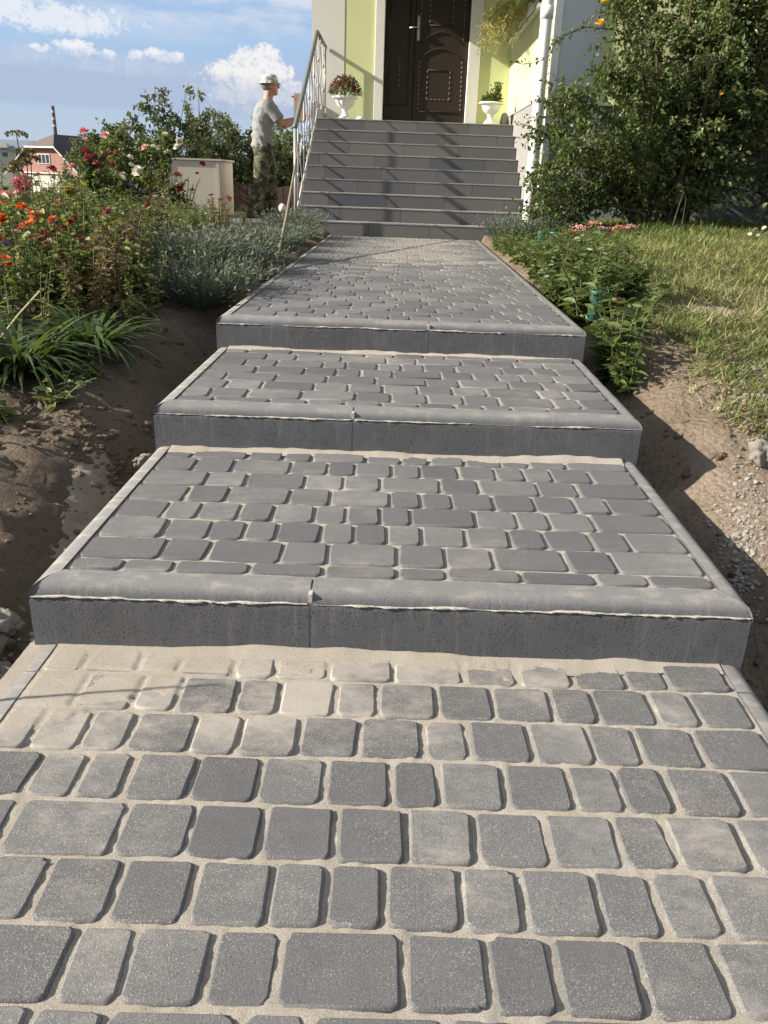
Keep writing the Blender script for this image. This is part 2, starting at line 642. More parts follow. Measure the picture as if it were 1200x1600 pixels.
def m_leaf(name, stops, rough=0.5, trans=0.3, spec=0.4):
    k = NM(name)
    r = k.attr('rnd')
    c = k.ramp(r, stops)
    p = k.pos()
    c = k.mix(k.math('MULTIPLY', k.noise(p, 60, 2), 0.3), c, (0.02, 0.03, 0.012))
    k.base(c).rough(rough, spec)
    tr = k.n('ShaderNodeBsdfTranslucent')
    k.l(k.mix(0.5, c, (0.22, 0.26, 0.04)), tr.inputs[0])
    mx = k.n('ShaderNodeMixShader')
    mx.inputs[0].default_value = trans
    k.l(k.p.outputs[0], mx.inputs[1])
    k.l(tr.outputs[0], mx.inputs[2])
    k.l(mx.outputs[0], k.out.inputs[0])
    return k.m


def m_plain(name, c, rough=0.7, spec=0.4, metal=0.0, nscale=40, namt=0.2, bump=0.0, bscale=200):
    k = NM(name)
    p = k.coord('Object')
    n = k.noise(p, nscale, 4, 0.6)
    dark = tuple(x*0.55 for x in c)
    cc = k.mix(k.math('MULTIPLY', k.step(n, 0.3, 0.75), namt), c, dark)
    k.base(cc).rough(rough, spec, metal)
    if bump > 0:
        k.bump(k.noise(p, bscale, 4, 0.65), bump, 0.8)
    return k.m


def m_petal(name, c, c2=None):
    k = NM(name)
    r = k.attr('rnd')
    c2 = c2 or tuple(x*0.6 for x in c)
    cc = k.ramp(r, [(0.0, c2), (1.0, c)])
    k.base(cc).rough(0.6, 0.25)
    tr = k.n('ShaderNodeBsdfTranslucent')
    k.l(cc, tr.inputs[0])
    mx = k.n('ShaderNodeMixShader')
    mx.inputs[0].default_value = 0.3
    k.l(k.p.outputs[0], mx.inputs[1]); k.l(tr.outputs[0], mx.inputs[2])
    k.l(mx.outputs[0], k.out.inputs[0])
    return k.m


def m_render(name, c, stain=0.12):
    """rough sprayed facade render"""
    k = NM(name)
    p = k.coord('Object')
    g = k.noise(p, 340, 3, 0.7)
    b = k.noise(p, 1.3, 4, 0.6)
    v = k.noise(k.mapping(p, scale=(7, 7, 0.5)), 2.0, 4, 0.6)
    cc = k.mix(k.math('MULTIPLY', k.step(b, 0.35, 0.75), stain), c, tuple(x*0.72 for x in c))
    cc = k.mix(k.math('MULTIPLY', k.step(v, 0.5, 0.8), stain*1.2), cc, tuple(x*0.62 for x in c))
    cc = k.mix(k.math('MULTIPLY', k.step(g, 0.55, 0.75), 0.2), cc, tuple(x*0.7 for x in c))
    k.base(cc).rough(0.92, 0.2)
    k.bump(g, 0.004, 0.7)
    return k.m


M_PAVER = m_paver()
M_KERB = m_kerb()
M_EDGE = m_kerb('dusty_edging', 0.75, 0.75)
M_SAND = m_sand()
M_SOIL = m_soil()
M_BEAD = m_plain('dry_mortar', (0.50, 0.455, 0.385), 0.95, 0.2, nscale=150, namt=0.5, bump=0.002)
M_SPILL = m_plain('dark_sand', (0.25, 0.21, 0.165), 0.95, 0.1, nscale=18, namt=0.6, bump=0.006, bscale=120)  # darker than the swept sand, nearer the soil in tone
M_GRAVEL = m_plain('pale_gravel', (0.28, 0.26, 0.23), 0.9, 0.2, nscale=12, namt=0.7, bump=0.004, bscale=90)
M_LUMP = m_plain('broken_concrete', (0.34, 0.31, 0.265), 0.95, 0.2, nscale=20, namt=0.55, bump=0.006, bscale=60)
M_CLOD = m_plain('soil_clod', (0.13, 0.095, 0.066), 0.95, 0.15, nscale=25, namt=0.5, bump=0.006, bscale=70)
M_TWIG = m_plain('twig_bark', (0.13, 0.095, 0.065), 0.9, 0.2, nscale=30, namt=0.4)
M_STRAW = m_leaf('dry_straw', [(0.0, (0.30, 0.24, 0.12)), (0.6, (0.46, 0.39, 0.21)), (1.0, (0.55, 0.50, 0.33))], 0.7, 0.2, 0.2)

# ------------------------------------------------------------------ terraces: common numbers
SK = 0.022                       # the walk's courses run a touch askew


def wy(x, y):
    return y+SK*x


ZT = [0.0, 0.1408, 0.2723, 0.3954]
YF = [None, 1.500, 2.437, 3.360]
YST = 8.478
HW = 0.75
ROWP = 0.1176


def ground_z(x, y, fine=True):
    x = np.asarray(x, float); y = np.asarray(y, float)
    b = np.interp(y, [-3, 0, 1.5, 2.4, 3.4, 4.5, 6, 8.5, 12, 20, 40, 100, 4000],
                  [-.12, -.10, -.06, .06, .21, .32, .42, .45, .37, .34, -.6, -3, -3])
    s = np.abs(x)-HW
    wob = 0.10*(fbm(x*0.0+y*2.3, x*0.0+3.1)-0.5)
    b = b+sst(0.10, 0.42, s+wob)*np.where(x > 0, 0.055*sst(12, 8, y), 0.075*sst(6.8, 4.6, y))
    b = b+np.where(x > 0, 0.12*sst(0.3, 1.6, s)*sst(3.5, 7.8, y), 0.0)*sst(14, 10, y)
    b = b+np.where(x < 0, 0.05*sst(0.5, 1.2, s)*sst(2.4, 3.6, y)*sst(7.0, 4.8, y), 0.0)
    b = b-0.085*np.exp(-((s-0.07)/0.12)**2)*sst(4.4, 3.4, y)
    if fine:
        near = sst(12, 8, np.abs(y))*sst(7, 4, np.abs(x))
        b = b+near*((fbm(x*3.1, y*3.1, 4)-0.5)*0.07+(fbm(x*14, y*14+9, 5)-0.5)*np.where(x < 0, 0.075, 0.045)*sst(0.0, 0.1, s))
    b = np.where((x < -1.02) & (x > -3.6) & (y > 9.05) & (y < 12.5), np.minimum(b, 0.33), b)
    tz = np.where(y < 1.5, 0.0, np.where(y < 2.437, .1408, np.where(y < 3.36, .2723, .3954)))
    b = np.where((s > 0) & (s < 0.45) & (y > 3.3) & (y < 8.45), np.minimum(b, tz-0.03+np.clip(s, 0, 1)*0.30), b)
    b = np.where((np.abs(x) < HW-0.02) & (y < 8.7), tz-0.14, b)
    b = np.where((np.abs(x) >= HW-0.02) & (np.abs(x) < HW+0.02) & (y < 8.5), np.minimum(b, tz-0.03), b)
    return b


def build_ground():
    def lines(lo, hi, step, far, back):
        a = np.arange(lo, hi, step)
        e = []
        s = step
        c = hi
        while c < far:
            e.append(c); s *= 1.22; c += s
        e.append(far)
        f = []
        s = step; c = lo-step
        while c > back:
            f.append(c); s *= 1.22; c -= s
        f.append(back)
        return np.array(f[::-1]+list(a)+e)
    X = lines(-2.6, 3.4, 0.026, 4000, -4000)
    Y = lines(0.3, 8.9, 0.03, 5000, -600)
    gx, gy = np.meshgrid(X, Y)
    Z = ground_z(gx, gy)
    V = np.stack([gx.ravel(), gy.ravel(), Z.ravel()], 1)
    nx, ny = len(X), len(Y)
    i = np.arange(nx-1)[None, :]+np.arange(ny-1)[:, None]*nx
    i = i.ravel()
    Fq = np.stack([i, i+1, i+nx+1, i+nx], 1)
    o = link('ground', mesh_of('ground', V, Fq, smooth=True), M_SOIL)
    tag(o, 'bare brown garden soil and lawn ground around the stepped walk', kind='structure')


build_ground()


# ------------------------------------------------------------------ paving stones
def stone_mesh(w, d, r=0.016, h=0.06, seg=3):
    jr = random.Random(int(w*1e5)+int(d*1e4)+random.randint(0, 999))
    jit = [(jr.gauss(0, 0.0009), jr.gauss(0, 0.0009), abs(jr.gauss(0, 0.0007))) for _ in range(4*(seg+1))]
    if w > 0.05:
        for _ in range(jr.choice((0, 1, 1, 2))):
            kk = jr.randrange(len(jit))
            jit[kk] = (jit[kk][0], jit[kk][1], jr.uniform(0.002, 0.0045))
    def ring(ins, z, rr):
        V = []
        hw, hd = w/2-ins, d/2-ins
        rr = max(rr-ins*0.6, 0.003)
        for cx, cy, a0 in ((hw-rr, hd-rr, 0), (-hw+rr, hd-rr, 90), (-hw+rr, -hd+rr, 180), (hw-rr, -hd+rr, 270)):
            for s in range(seg+1):
                a = math.radians(a0+90*s/seg)
                j = jit[len(V)]
                V.append((cx+rr*math.cos(a)+j[0]-math.copysign(j[2], cx)*(z > -0.005), cy+rr*math.sin(a)+j[1]-math.copysign(j[2], cy)*(z > -0.005), z-(j[2]*0.6 if -0.005 < z < -0.001 else 0)))
        return V
    rings = [ring(0.0, -h, r), ring(0.0, -0.0065, r), ring(0.0013, -0.0022, r), ring(0.0042, 0.0, r)]
    n = 4*(seg+1)
    V = sum(rings, [])
    F4 = [(k*n+i, k*n+(i+1) % n, (k+1)*n+(i+1) % n, (k+1)*n+i) for k in range(3) for i in range(n)]
    V.append((0, 0, 0.0))
    c = len(V)-1
    F3 = [(3*n+i, 3*n+(i+1) % n, c) for i in range(n)]
    me = mesh_of('paving_stone', V, [np.array(F4), np.array(F3)], smooth=True)
    me.polygons.foreach_set('use_smooth', [True]*len(F4)+[False]*len(F3))
    me.materials.append(M_PAVER)
    return me


_stones = {}


def stone(w, d, far=False):
    key = (round(w/0.006), round(d/0.006), far, random.randrange(3))
    if key not in _stones:
        _stones[key] = stone_mesh(key[0]*0.006, key[1]*0.006, 0.0125 if not far else 0.011, seg=3 if not far else 2)
    return _stones[key]


GAP = 0.0078


def put_stone(parent, x0, x1, yc, depth, z, far=False, name='paving_stone'):
    gp = GAP if z < 0.05 else 0.0056
    w = x1-x0-gp*random.uniform(0.8, 1.25)
    d = depth-(gp if z < 0.05 else 0.0076)*random.uniform(0.8, 1.15)
    if w < 0.02:
        return
    me = stone(w, d, far)
    xc = (x0+x1)/2+random.uniform(-.0012, .0012)
    key = (round(w/0.006)*0.006, round(d/0.006)*0.006)
    o = bpy.data.objects.new(name, me)
    COL.objects.link(o)
    o.parent = parent
    t = 0.006
    o.location = (xc, wy(xc, yc)+random.uniform(-.0012, .0012), z+random.uniform(-.0013, .0013))
    o.rotation_euler = (random.gauss(0, t), random.gauss(0, t), math.atan(SK)+random.gauss(0, 0.006))
    o.scale = (w/key[0], d/key[1], 1)
    return o


def rand_joints(x0, x1, prev=None):
    """widths of three formats laid at random, no joint above a joint"""
    best = None
    for _ in range(30):
        xs = [x0]
        while True:
            w = random.choices((0.0885, 0.1176, 0.1765), (0.28, 0.42, 0.30))[0]
            if xs[-1]+w > x1-0.05:
                break
            xs.append(xs[-1]+w)
        xs.append(x1)
        sc = 0
        if prev:
            sc = sum(1 for a in xs[1:-1] for b in prev[1:-1] if abs(a-b) < 0.02)
        if best is None or sc < best[0]:
            best = (sc, xs)
    return best[1]


XL, XR = -0.702, 0.700           # stone field between the side kerbs

terr = []
names = ['lowest paved terrace in front with sand swept over its far stones', 'second terrace of grey paving stones behind the widest kerb step',
         'third terrace of grey paving stones behind the kerb with a soil mound at its right', 'long top stretch of grey paving running up to the stairs']
for i in range(4):
    t = empty('paved_terrace', (0, 0, 0))
    tag(t, names[i], kind='structure')
    terr.append(t)

ROWS1 = [(0.6941-0.1176*0.5, 1590, [170, 377, 485, 697, 842, 1040]),
         (0.6941+0.1176*0.5, 1515, [103, 200, 328, 434, 631, 764, 867, 1002, 1135]),
         (0.6941+0.1176*1.5, 1400, [62, 181, 300, 421, 510, 600, 721, 814, 936, 1027, 1120]),
         (0.6941+0.1176*2.5, 1305, [15, 187, 298, 409, 522, 634, 744, 856, 968, 1050, 1162]),
         (0.6941+0.1176*3.5, 1222, [53, 129, 201, 303, 406, 507, 610, 686, 789, 891, 970, 1046, 1150]),
         (0.6941+0.1176*4.5, 1150, [61, 137, 208, 303, 376, 468, 563, 660, 731, 827, 922, 996, 1092]),
         (0.6941+0.1176*5.5, 1092, [30, 127, 217, 281, 371, 437, 525, 592, 682, 771, 862, 928, 1021, 1087]),
         (0.6941+0.1176*6.5, 1037, [70, 142, 225, 287, 371, 432, 515, 615, 722, 805, 889, 972, 1036])]
ROWS2 = [(1.6110, 895, [192, 272, 390, 505, 620, 698, 815, 932, 1015]),
         (1.6414+0.1176*0.5, 868, [255, 327, 440, 512, 620, 696, 770, 885, 959]),
         (1.6414+0.1176*1.5, 836, [257, 327, 382, 432, 502, 553, 605, 659, 728, 797, 852, 925, 982]),
         (1.6414+0.1176*2.5, 806, [260, 312, 375, 427, 491, 541, 595, 642, 742, 807, 857, 927]),
         (1.6414+0.1176*3.5, 779, [295, 356, 452, 516, 609, 657, 706, 771, 834, 898, 950]),
         (1.6414+0.1176*4.5, 753, [325, 387, 477, 537, 595, 687, 747, 839, 901]),
         (1.6414+0.1176*5.5, 731, [307, 367, 455, 512, 555, 612, 656, 716, 772, 816, 860, 920]),
         (1.6414+0.1176*6.5, 711, [307, 392, 447, 490, 572, 626, 670, 725, 780, 823, 880])]

TILES1 = []
for (yc, v, us), in zip(ROWS1):
    xs = []
    for u in us:
        # v of the row centre changes a little along the tilted course
        p = None
        vv = v+0.034*(u-600)
        p = at(u, vv, z=0.0)
        xs.append(float(p[0]))
    xs = [x for x in xs if XL+0.04 < x < XR-0.04]
    while xs[0]-XL > 0.2:
        xs.insert(0, xs[0]-random.choice((0.1176, 0.0885, 0.1765)))
    while XR-xs[-1] > 0.2:
        xs.append(xs[-1]+random.choice((0.1176, 0.0885, 0.1765)))
    xs = [XL]+[x for x in xs if XL+0.04 < x < XR-0.04]+[XR]
    for a, b in zip(xs[:-1], xs[1:]):
        d = ROWP
        if yc > 1.45:
            d = 0.098
        put_stone(terr[0], a, b, yc if yc < 1.45 else yc-0.01, d, 0.0)
        TILES1.append((a, b, yc, d))
prev = None
for j in range(1, 6):
    yc = 0.6941-0.1176*0.5-ROWP*j
    prev = rand_joints(XL, XR, prev)
    for a, b in zip(prev[:-1], prev[1:]):
        put_stone(terr[0], a, b, yc, ROWP, 0.0)
for (yc, v, us), in zip(ROWS2):
    xs = [float(at(u, v+0.034*(u-600), z=ZT[1])[0]) for u in us]
    xs = [XL]+[x for x in xs if XL+0.035 < x < XR-0.035]+[XR]
    for a, b in zip(xs[:-1], xs[1:]):
        put_stone(terr[1], a, b, yc, 0.060 if yc < 1.62 else ROWP, ZT[1])
prev = None
for j in range(9):
    yc = 2.517+0.028 if j == 0 else 2.517+0.056+ROWP*(j-0.5)
    if yc > 3.36:
        break
    prev = rand_joints(XL, XR, prev)
    d = 0.056 if j == 0 else ROWP
    if yc+d/2 > 3.37:
        d = 3.37-(yc-d/2); yc = 3.37-d/2
        if d < 0.04:
            break
    for a, b in zip(prev[:-1], prev[1:]):
        put_stone(terr[2], a, b, yc, d, ZT[2])
prev = None
cnt = 0
far_rows = []
j = 0
while True:
    yc = 3.44+ROWP*(j+0.5)
    if yc > YST-0.02:
        break
    d = min(ROWP, 2*(YST-yc)) if yc+ROWP/2 > YST else ROWP
    prev = rand_joints(XL, XR, prev)
    if cnt+len(prev) <= 300:
        for a, b in zip(prev[:-1], prev[1:]):
            put_stone(terr[3], a, b, yc, d, ZT[3], True)
            cnt += 1
    else:
        far_rows.append((yc, d, prev))
    j += 1
# the far courses of the walk, too small to pick apart: one joined part
mb = MB()
for yc, d, xs in far_rows:
    for a, b in zip(xs[:-1], xs[1:]):
        w = (b-a-GAP); dd = d-GAP
        xc = (a+b)/2; z = ZT[3]+random.uniform(-.0015, .0015)
        yy = wy(xc, yc); h = 0.008
        V = [(xc+sx*(w/2-i), yy+sy*(dd/2-i), z-zz) for i, zz in ((0, 0.05), (0, h), (0.006, 0)) for sx, sy in ((-1, -1), (1, -1), (1, 1), (-1, 1))]
        Fq = [(k*4+i, k*4+(i+1) % 4, (k+1)*4+(i+1) % 4, (k+1)*4+i) for k in range(2) for i in range(4)]+[(8, 9, 10, 11)]
        mb.add(V, Fq)
tag(mb.build('far_paving_stones', M_PAVER, terr[3]), kind='stuff')


# sand in the joints; on the lowest terrace it also drifts over the far stones
def sand_sheet(parent, y0, y1, z, step, cover=None, tiles=None, base=-0.0054, amp=0.0032):
    X = np.arange(XL-(0.06 if cover is not None else 0.012), XR+0.013, step)
    Y = np.arange(y0, y1+step*0.5, step)
    gx, gy = np.meshgrid(X, Y)
    h = base+amp*((fbm(gx*45, gy*45, 3)-0.5)*1.6+(fbm(gx*7, gy*7, 3)-0.5)*1.4)
    if cover is not None:
        c = cover(gx, gy)
        ins = np.zeros_like(gx)
        for a, b, yc, d in tiles:
            ly = gy-SK*gx
            ex = np.minimum(gx-a, b-gx)-GAP*0.5
            ey = d/2-np.abs(ly-yc)-GAP*0.5
            e = np.minimum(ex, ey)
            ins = np.maximum(ins, sst(-0.002, 0.007, e))
        top = -0.0013+0.0027*ins+0.0050*(fbm(gx*9, gy*22, 4)-0.5)*ins+0.0010*(vnoise(gx*260, gy*260)-0.5)
        h = np.maximum(h-0.02*(gx < XL-0.013), -0.012+c*(top+0.012))
    V = np.stack([gx.ravel(), (gy).ravel(), (z+h).ravel()], 1)
    nx, ny = len(X), len(Y)
    i = (np.arange(nx-1)[None, :]+np.arange(ny-1)[:, None]*nx).ravel()
    o = link('joint_sand', mesh_of('joint_sand', V, np.stack([i, i+1, i+nx+1, i+nx], 1), smooth=True), M_SAND, parent)
    tag(o, kind='stuff')


def cover1(x, y):
    edge = np.interp(x, [-0.75, -0.62, -0.5, -0.3, -0.1, 0.1, 0.3, 0.5, 0.7], [1.11, 1.19, 1.31, 1.38, 1.405, 1.415, 1.44, 1.455, 1.46])
    e = y-SK*x-edge+0.09*(fbm(x*7, y*9, 4)-0.5)+0.09*(fbm(x*34, y*40, 4)-0.5)
    return sst(-0.05, 0.05, e)


sand_sheet(terr[0], 0.0, 1.045, 0, 0.006, amp=0.0042)
sand_sheet(terr[0], 1.025, 1.53, 0, 0.0045, cover1, TILES1)
sand_sheet(terr[1], 1.54, 2.47, ZT[1], 0.012, base=-0.0058, amp=0.0020)
sand_sheet(terr[2], 2.48, 3.40, ZT[2], 0.014, base=-0.0058, amp=0.0020)
sand_sheet(terr[3], 3.41, YST+0.05, ZT[3], 0.02, base=-0.0058, amp=0.0020)


def sand_fillet(parent, x0, x1, y, z, seed):
    """small ridge of swept sand lying against the kerb face"""
    n = int((x1-x0)/0.008)
    X = np.linspace(x0, x1, n)
    V = []
    hgt = 0.004+0.016*np.clip(fbm(X*6+seed, X*0+seed, 4)-0.35, 0, 1)*2
    wid = 0.02+0.05*fbm(X*5+seed+9, X*0+3, 4)
    for k, (fy, fz) in enumerate(((0, 1), (0.25, 0.75), (0.55, 0.35), (1.0, -0.15))):
        V.append(np.stack([X, y+SK*X-wid*fy+0.004, z+hgt*fz-0.001+0.0012*(vnoise(X*90+k*7, X*0+seed)-0.5)], 1))
    V = np.concatenate(V)
    i = (np.arange(n-1)[None, :]+np.arange(3)[:, None]*n).ravel()
    o = link('sand_ridge', mesh_of('sand_ridge', V, np.stack([i, i+n, i+n+1, i+1], 1), smooth=True), M_SAND, parent)
    tag(o, kind='stuff')


sand_fillet(terr[0], -0.70, 0.70, 1.50, 0.0, 3)
sand_fillet(terr[1], -0.70, 0.70, 2.437, ZT[1], 13)
sand_fillet(terr[2], -0.70, 0.70, 3.36, ZT[2], 23)


# ------------------------------------------------------------------ kerbs
def kerb_front(parent, x0, x1, yf, z, zb):
    """front kerb stone: vertical face, rounded upper arris, top falling gently back"""
    prof = [(0.0, zb), (0.0, z-0.040), (0.001, z-0.034), (0.0045, z-0.0255), (0.010, z-0.0175), (0.018, z-0.0095), (0.028, z-0.0040), (0.040, z-0.0008), (0.052, z+0.0006), (0.074, z+0.0004), (0.074, zb)]
    nx = max(2, int((x1-x0)/0.03))
    V = []
    for j in range(nx):
        for k, (py, pz) in enumerate(prof):
            # the outer ends are mitred against the edging
            a_ = x0+(py*0.66+0.001 if abs(x0) > 0.7 else 0)
            b_ = x1-(py*0.66+0.001 if abs(x1) > 0.7 else 0)
            x = a_+(b_-a_)*j/(nx-1)
            jit = 0.0012*(vnoise(x*30+k*3.3, k*1.7)-0.5) if 1 < k < 9 else 0
            V.append((x, yf+SK*x+py+jit, pz+jit))
    m = len(prof)
    Fq = [(j*m+k, (j+1)*m+k, (j+1)*m+k+1, j*m+k+1) for j in range(nx-1) for k in range(m-1)]
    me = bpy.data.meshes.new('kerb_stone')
    me.from_pydata([tuple(v) for v in V], [], Fq+[tuple(range(m)), tuple((nx-1)*m+k for k in reversed(range(m)))])
    me.polygons.foreach_set('use_smooth', [True]*len(Fq)+[False]*2)
    me.set_sharp_from_angle(angle=math.radians(40))
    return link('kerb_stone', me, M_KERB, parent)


def bead(parent, x0, x1, yf, z, seed):
    """ragged line of dried mortar on the arris"""
    n = int((x1-x0)/0.005)
    X = np.linspace(x0, x1, n)
    a = fbm(X*28+seed, X*0+seed, 4)
    b = fbm(X*70+seed, X*0+seed+5, 3)
    hz = z-0.0275+0.004*(fbm(X*9+seed, X*0+2, 3)-0.5)
    up = hz+0.0006+0.0060*np.clip(a-0.30, 0, 1)
    dn = hz-0.0008-0.011*np.clip(b-0.40, 0, 1)*np.clip(a*1.6, 0, 1.3)
    t = 0.0012+0.0060*np.clip(b-0.40, 0, 1)
    pr = 0.12+0.88*sst(0.30, 0.46, fbm(X*6+seed*3, X*0+8, 4))
    mid_ = hz-0.0006
    up = mid_+(up-mid_)*pr; dn = mid_+(dn-mid_)*pr; t = t*pr-0.0008*(1-pr)
    V = np.concatenate([np.stack([X, yf+SK*X+0.005, up], 1), np.stack([X, yf+SK*X-t+0.001, (up+dn)/2], 1), np.stack([X, yf+SK*X+0.003, dn], 1)])
    i = (np.arange(n-1)[None, :]+np.arange(2)[:, None]*n).ravel()
    o = link('mortar_bead', mesh_of('mortar_bead', V, np.stack([i, i+n, i+n+1, i+1], 1), smooth=True), M_BEAD, parent)
    return o


def kerb_side(parent, side, y0, y1, z, zb):
    """edging along the walk, its outer arris rounded"""
    xo, xi = HW*side, (HW-0.046)*side
    prof = [(xo, zb), (xo, z-0.026), (xo-0.002*side, z-0.017), (xo-0.007*side, z-0.0085), (xo-0.015*side, z-0.003), (xo-0.026*side, z), (xi, z+0.0008), (xi, zb)]
    front = y0 < 0.0795+min((abs(y0-f) for f in YF[1:]), default=9)+y0 and min(abs(y0-f) for f in YF[1:]) < 0.002
    ny = max(2, int((y1-y0)/0.05))
    Y = np.linspace(y0, y1, ny)
    m = len(prof)
    V = []
    for y in Y:
        for k, (px, pz) in enumerate(prof):
            jit = 0.0015*(vnoise(y*22+k*2.1, k*1.3+side)-0.5) if 0 < k < 7 else 0
            yy_ = y+(abs(xo-px)*1.515 if (front and y == Y[0]) else 0)
            V.append((px+jit, yy_+SK*px, pz+jit))
    Fq = []
    for j in range(ny-1):
        for k in range(m-1):
            q = (j*m+k, (j+1)*m+k, (j+1)*m+k+1, j*m+k+1)
            Fq.append(q if side < 0 else q[::-1])
    ends = [tuple(range(m)), tuple((ny-1)*m+k for k in reversed(range(m)))]
    if side > 0:
        ends = [e[::-1] for e in ends]
    me = bpy.data.meshes.new('kerb_stone')
    me.from_pydata(V, [], Fq+ends)
    me.polygons.foreach_set('use_smooth', [True]*len(Fq)+[False]*2)
    me.set_sharp_from_angle(angle=math.radians(40))
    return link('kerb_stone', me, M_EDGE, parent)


JX = [None, -0.170, -0.140, 0.110]
for i in (1, 2, 3):
    z, zb, yf = ZT[i], ZT[i-1]-0.06, YF[i]
    g = 0.0022
    MB().box(JX[i]-0.004, JX[i]+0.004, yf+SK*JX[i]+0.006, yf+0.07, zb+0.05, z-0.006).build('joint_mortar', M_BEAD, terr[i])
    for a, b in ((-HW, JX[i]-g), (JX[i]+g, HW)):
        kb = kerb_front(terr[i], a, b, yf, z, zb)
        bd = bead(terr[i], a+0.004, b-0.004, yf, z, 10*i+(a > -0.7)*3)
    yend = YF[i+1] if i < 3 else YST
    for s in (-1, 1):
        y = yf+0.0005
        while y < yend-0.02:
            L = 0.5 if i < 3 else 1.0
            y2 = min(y+L, yend+0.03)
            if yend+0.03-y2 < 0.15:
                y2 = yend+0.03
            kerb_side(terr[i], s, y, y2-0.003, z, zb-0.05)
            y = y2
y = -0.1
while y < 1.5:
    for s in (-1, 1):
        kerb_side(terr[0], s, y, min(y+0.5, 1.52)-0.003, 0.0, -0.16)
    y += 0.5

# ------------------------------------------------------------------ house
M_WHITE = m_render('white_render', (0.66, 0.65, 0.60))
M_GREEN = m_render('lime_render', (0.60, 0.625, 0.345))
M_GREY = m_render('pale_grey_render', (0.55, 0.58, 0.58))
M_PLINTH = m_render('dark_grey_plinth', (0.20, 0.22, 0.225), 0.2)
M_SIDEPL = m_render('side_plinth_render', (0.27, 0.26, 0.245), 0.2)
M_PVC = m_plain('white_pvc', (0.74, 0.73, 0.69), 0.35, 0.5, nscale=6, namt=0.12)
M_GLASS = NM('window_glass').base((0.03, 0.04, 0.045)).rough(0.05, 0.8).m
M_METAL = m_plain('galvanised_trim', (0.5, 0.5, 0.5), 0.4, 0.5, 0.6)
M_ROOFT = m_plain('dark_roof_tile', (0.065, 0.05, 0.05), 0.8, 0.3, nscale=8, namt=0.4)

YD = 11.60        # porch back wall
ZL = 0.3954+9*0.1277
house = empty('house', (0, 0, 0))
tag(house, 'lime green and grey rendered house with dark brown double door above the stairs', 'house')


def hbox(name, x0, x1, y0, y1, z0, z1, m, parent=house, b=0.0):
    return MB().box(x0, x1, y0, y1, z0, z1, b=b).build(name, m, parent)


hbox('white_wall_panel', -1.24, -0.832, YD, YD+0.35, 0.3, 4.3, M_WHITE)
hbox('green_wall_panel', -0.830, -0.452, YD+0.004, YD+0.35, 0.3, 4.3, M_GREEN)
hbox('green_wall_panel', 0.862, 1.298, YD+0.004, YD+0.35, 0.3, 4.3, M_GREEN)
hbox('wall_above_door', -0.45, 0.86, YD+0.006, YD+0.35, 3.62, 4.3, M_GREEN)
hbox('door_casing', -0.452, -0.337, YD-0.022, YD+0.2, ZL-0.02, 3.62, M_WHITE, b=0.006)
hbox('door_casing', 0.712, 0.860, YD-0.022, YD+0.2, ZL-0.02, 3.62, M_WHITE, b=0.006)
hbox('left_return_wall', -1.24, -0.9, YD+0.352, YD+6, 0.3, 4.3, M_WHITE)
# door : dark embossed double leaf
M_DOOR = m_plain('dark_brown_door', (0.030, 0.022, 0.016), 0.6, 0.22, nscale=14, namt=0.4, bump=0.001, bscale=120)
M_DOORD = m_plain('rope_highlight', (0.15, 0.12, 0.08), 0.35, 0.6, nscale=60, namt=0.5)  # paler than the door: highlights on the mouldings put into the colour
M_CHROME = m_plain('satin_chrome', (0.34, 0.32, 0.29), 0.35, 0.5, 1.0)
ydr = YD+0.085
hbox('threshold', -0.335, 0.71, YD-0.06, YD+0.12, ZL-0.004, ZL+0.045, M_SIDEPL)
door = hbox('door', -0.335, 0.71, ydr+0.03, ydr+0.09, ZL+0.045, 3.62, M_DOOR)
hbox('door_leaf', -0.328, 0.035, ydr, ydr+0.028, ZL+0.05, 3.60, M_DOOR, door, b=0.008)
hbox('door_leaf', 0.043, 0.705, ydr-0.004, ydr+0.028, ZL+0.05, 3.60, M_DOOR, door, b=0.008)


def rope(path, name='rope_moulding'):
    """raised twisted moulding: bead after bead along a path, on a thin fillet"""
    P = np.asarray(path, float)
    mb = MB()
    d = np.r_[0, np.cumsum(np.linalg.norm(np.diff(P, axis=0), axis=1))]
    n = max(2, int(d[-1]/0.047))
    for t in np.linspace(0.01, d[-1]-0.01, n):
        q = [np.interp(t, d, P[:, k]) for k in range(3)]
        q2 = [np.interp(min(t+0.004, d[-1]), d, P[:, k]) for k in range(3)]
        dr = np.array(q2)-np.array(q); dr /= np.linalg.norm(dr)+1e-9
        q = np.array(q)
        mb.tube([q-dr*0.016, q-dr*0.009, q+dr*0.009, q+dr*0.016], [0.002, 0.006, 0.006, 0.002], 6)
    return tag(mb.build(name, M_DOORD, door, smooth=True), kind='stuff')


def ridge(path, r=0.012):
    return MB().tube(path, r, 8).build('panel_moulding', M_DOOR, door, smooth=True)


yy = ydr-0.006
zb_ = ZL+0.05
cx_ = 0.385


def arch(x0, x1, zs, rise, y=yy, n=12):
    return [(x0+(x1-x0)*k/n, y, zs+rise*math.sin(math.pi*k/n)) for k in range(n+1)]


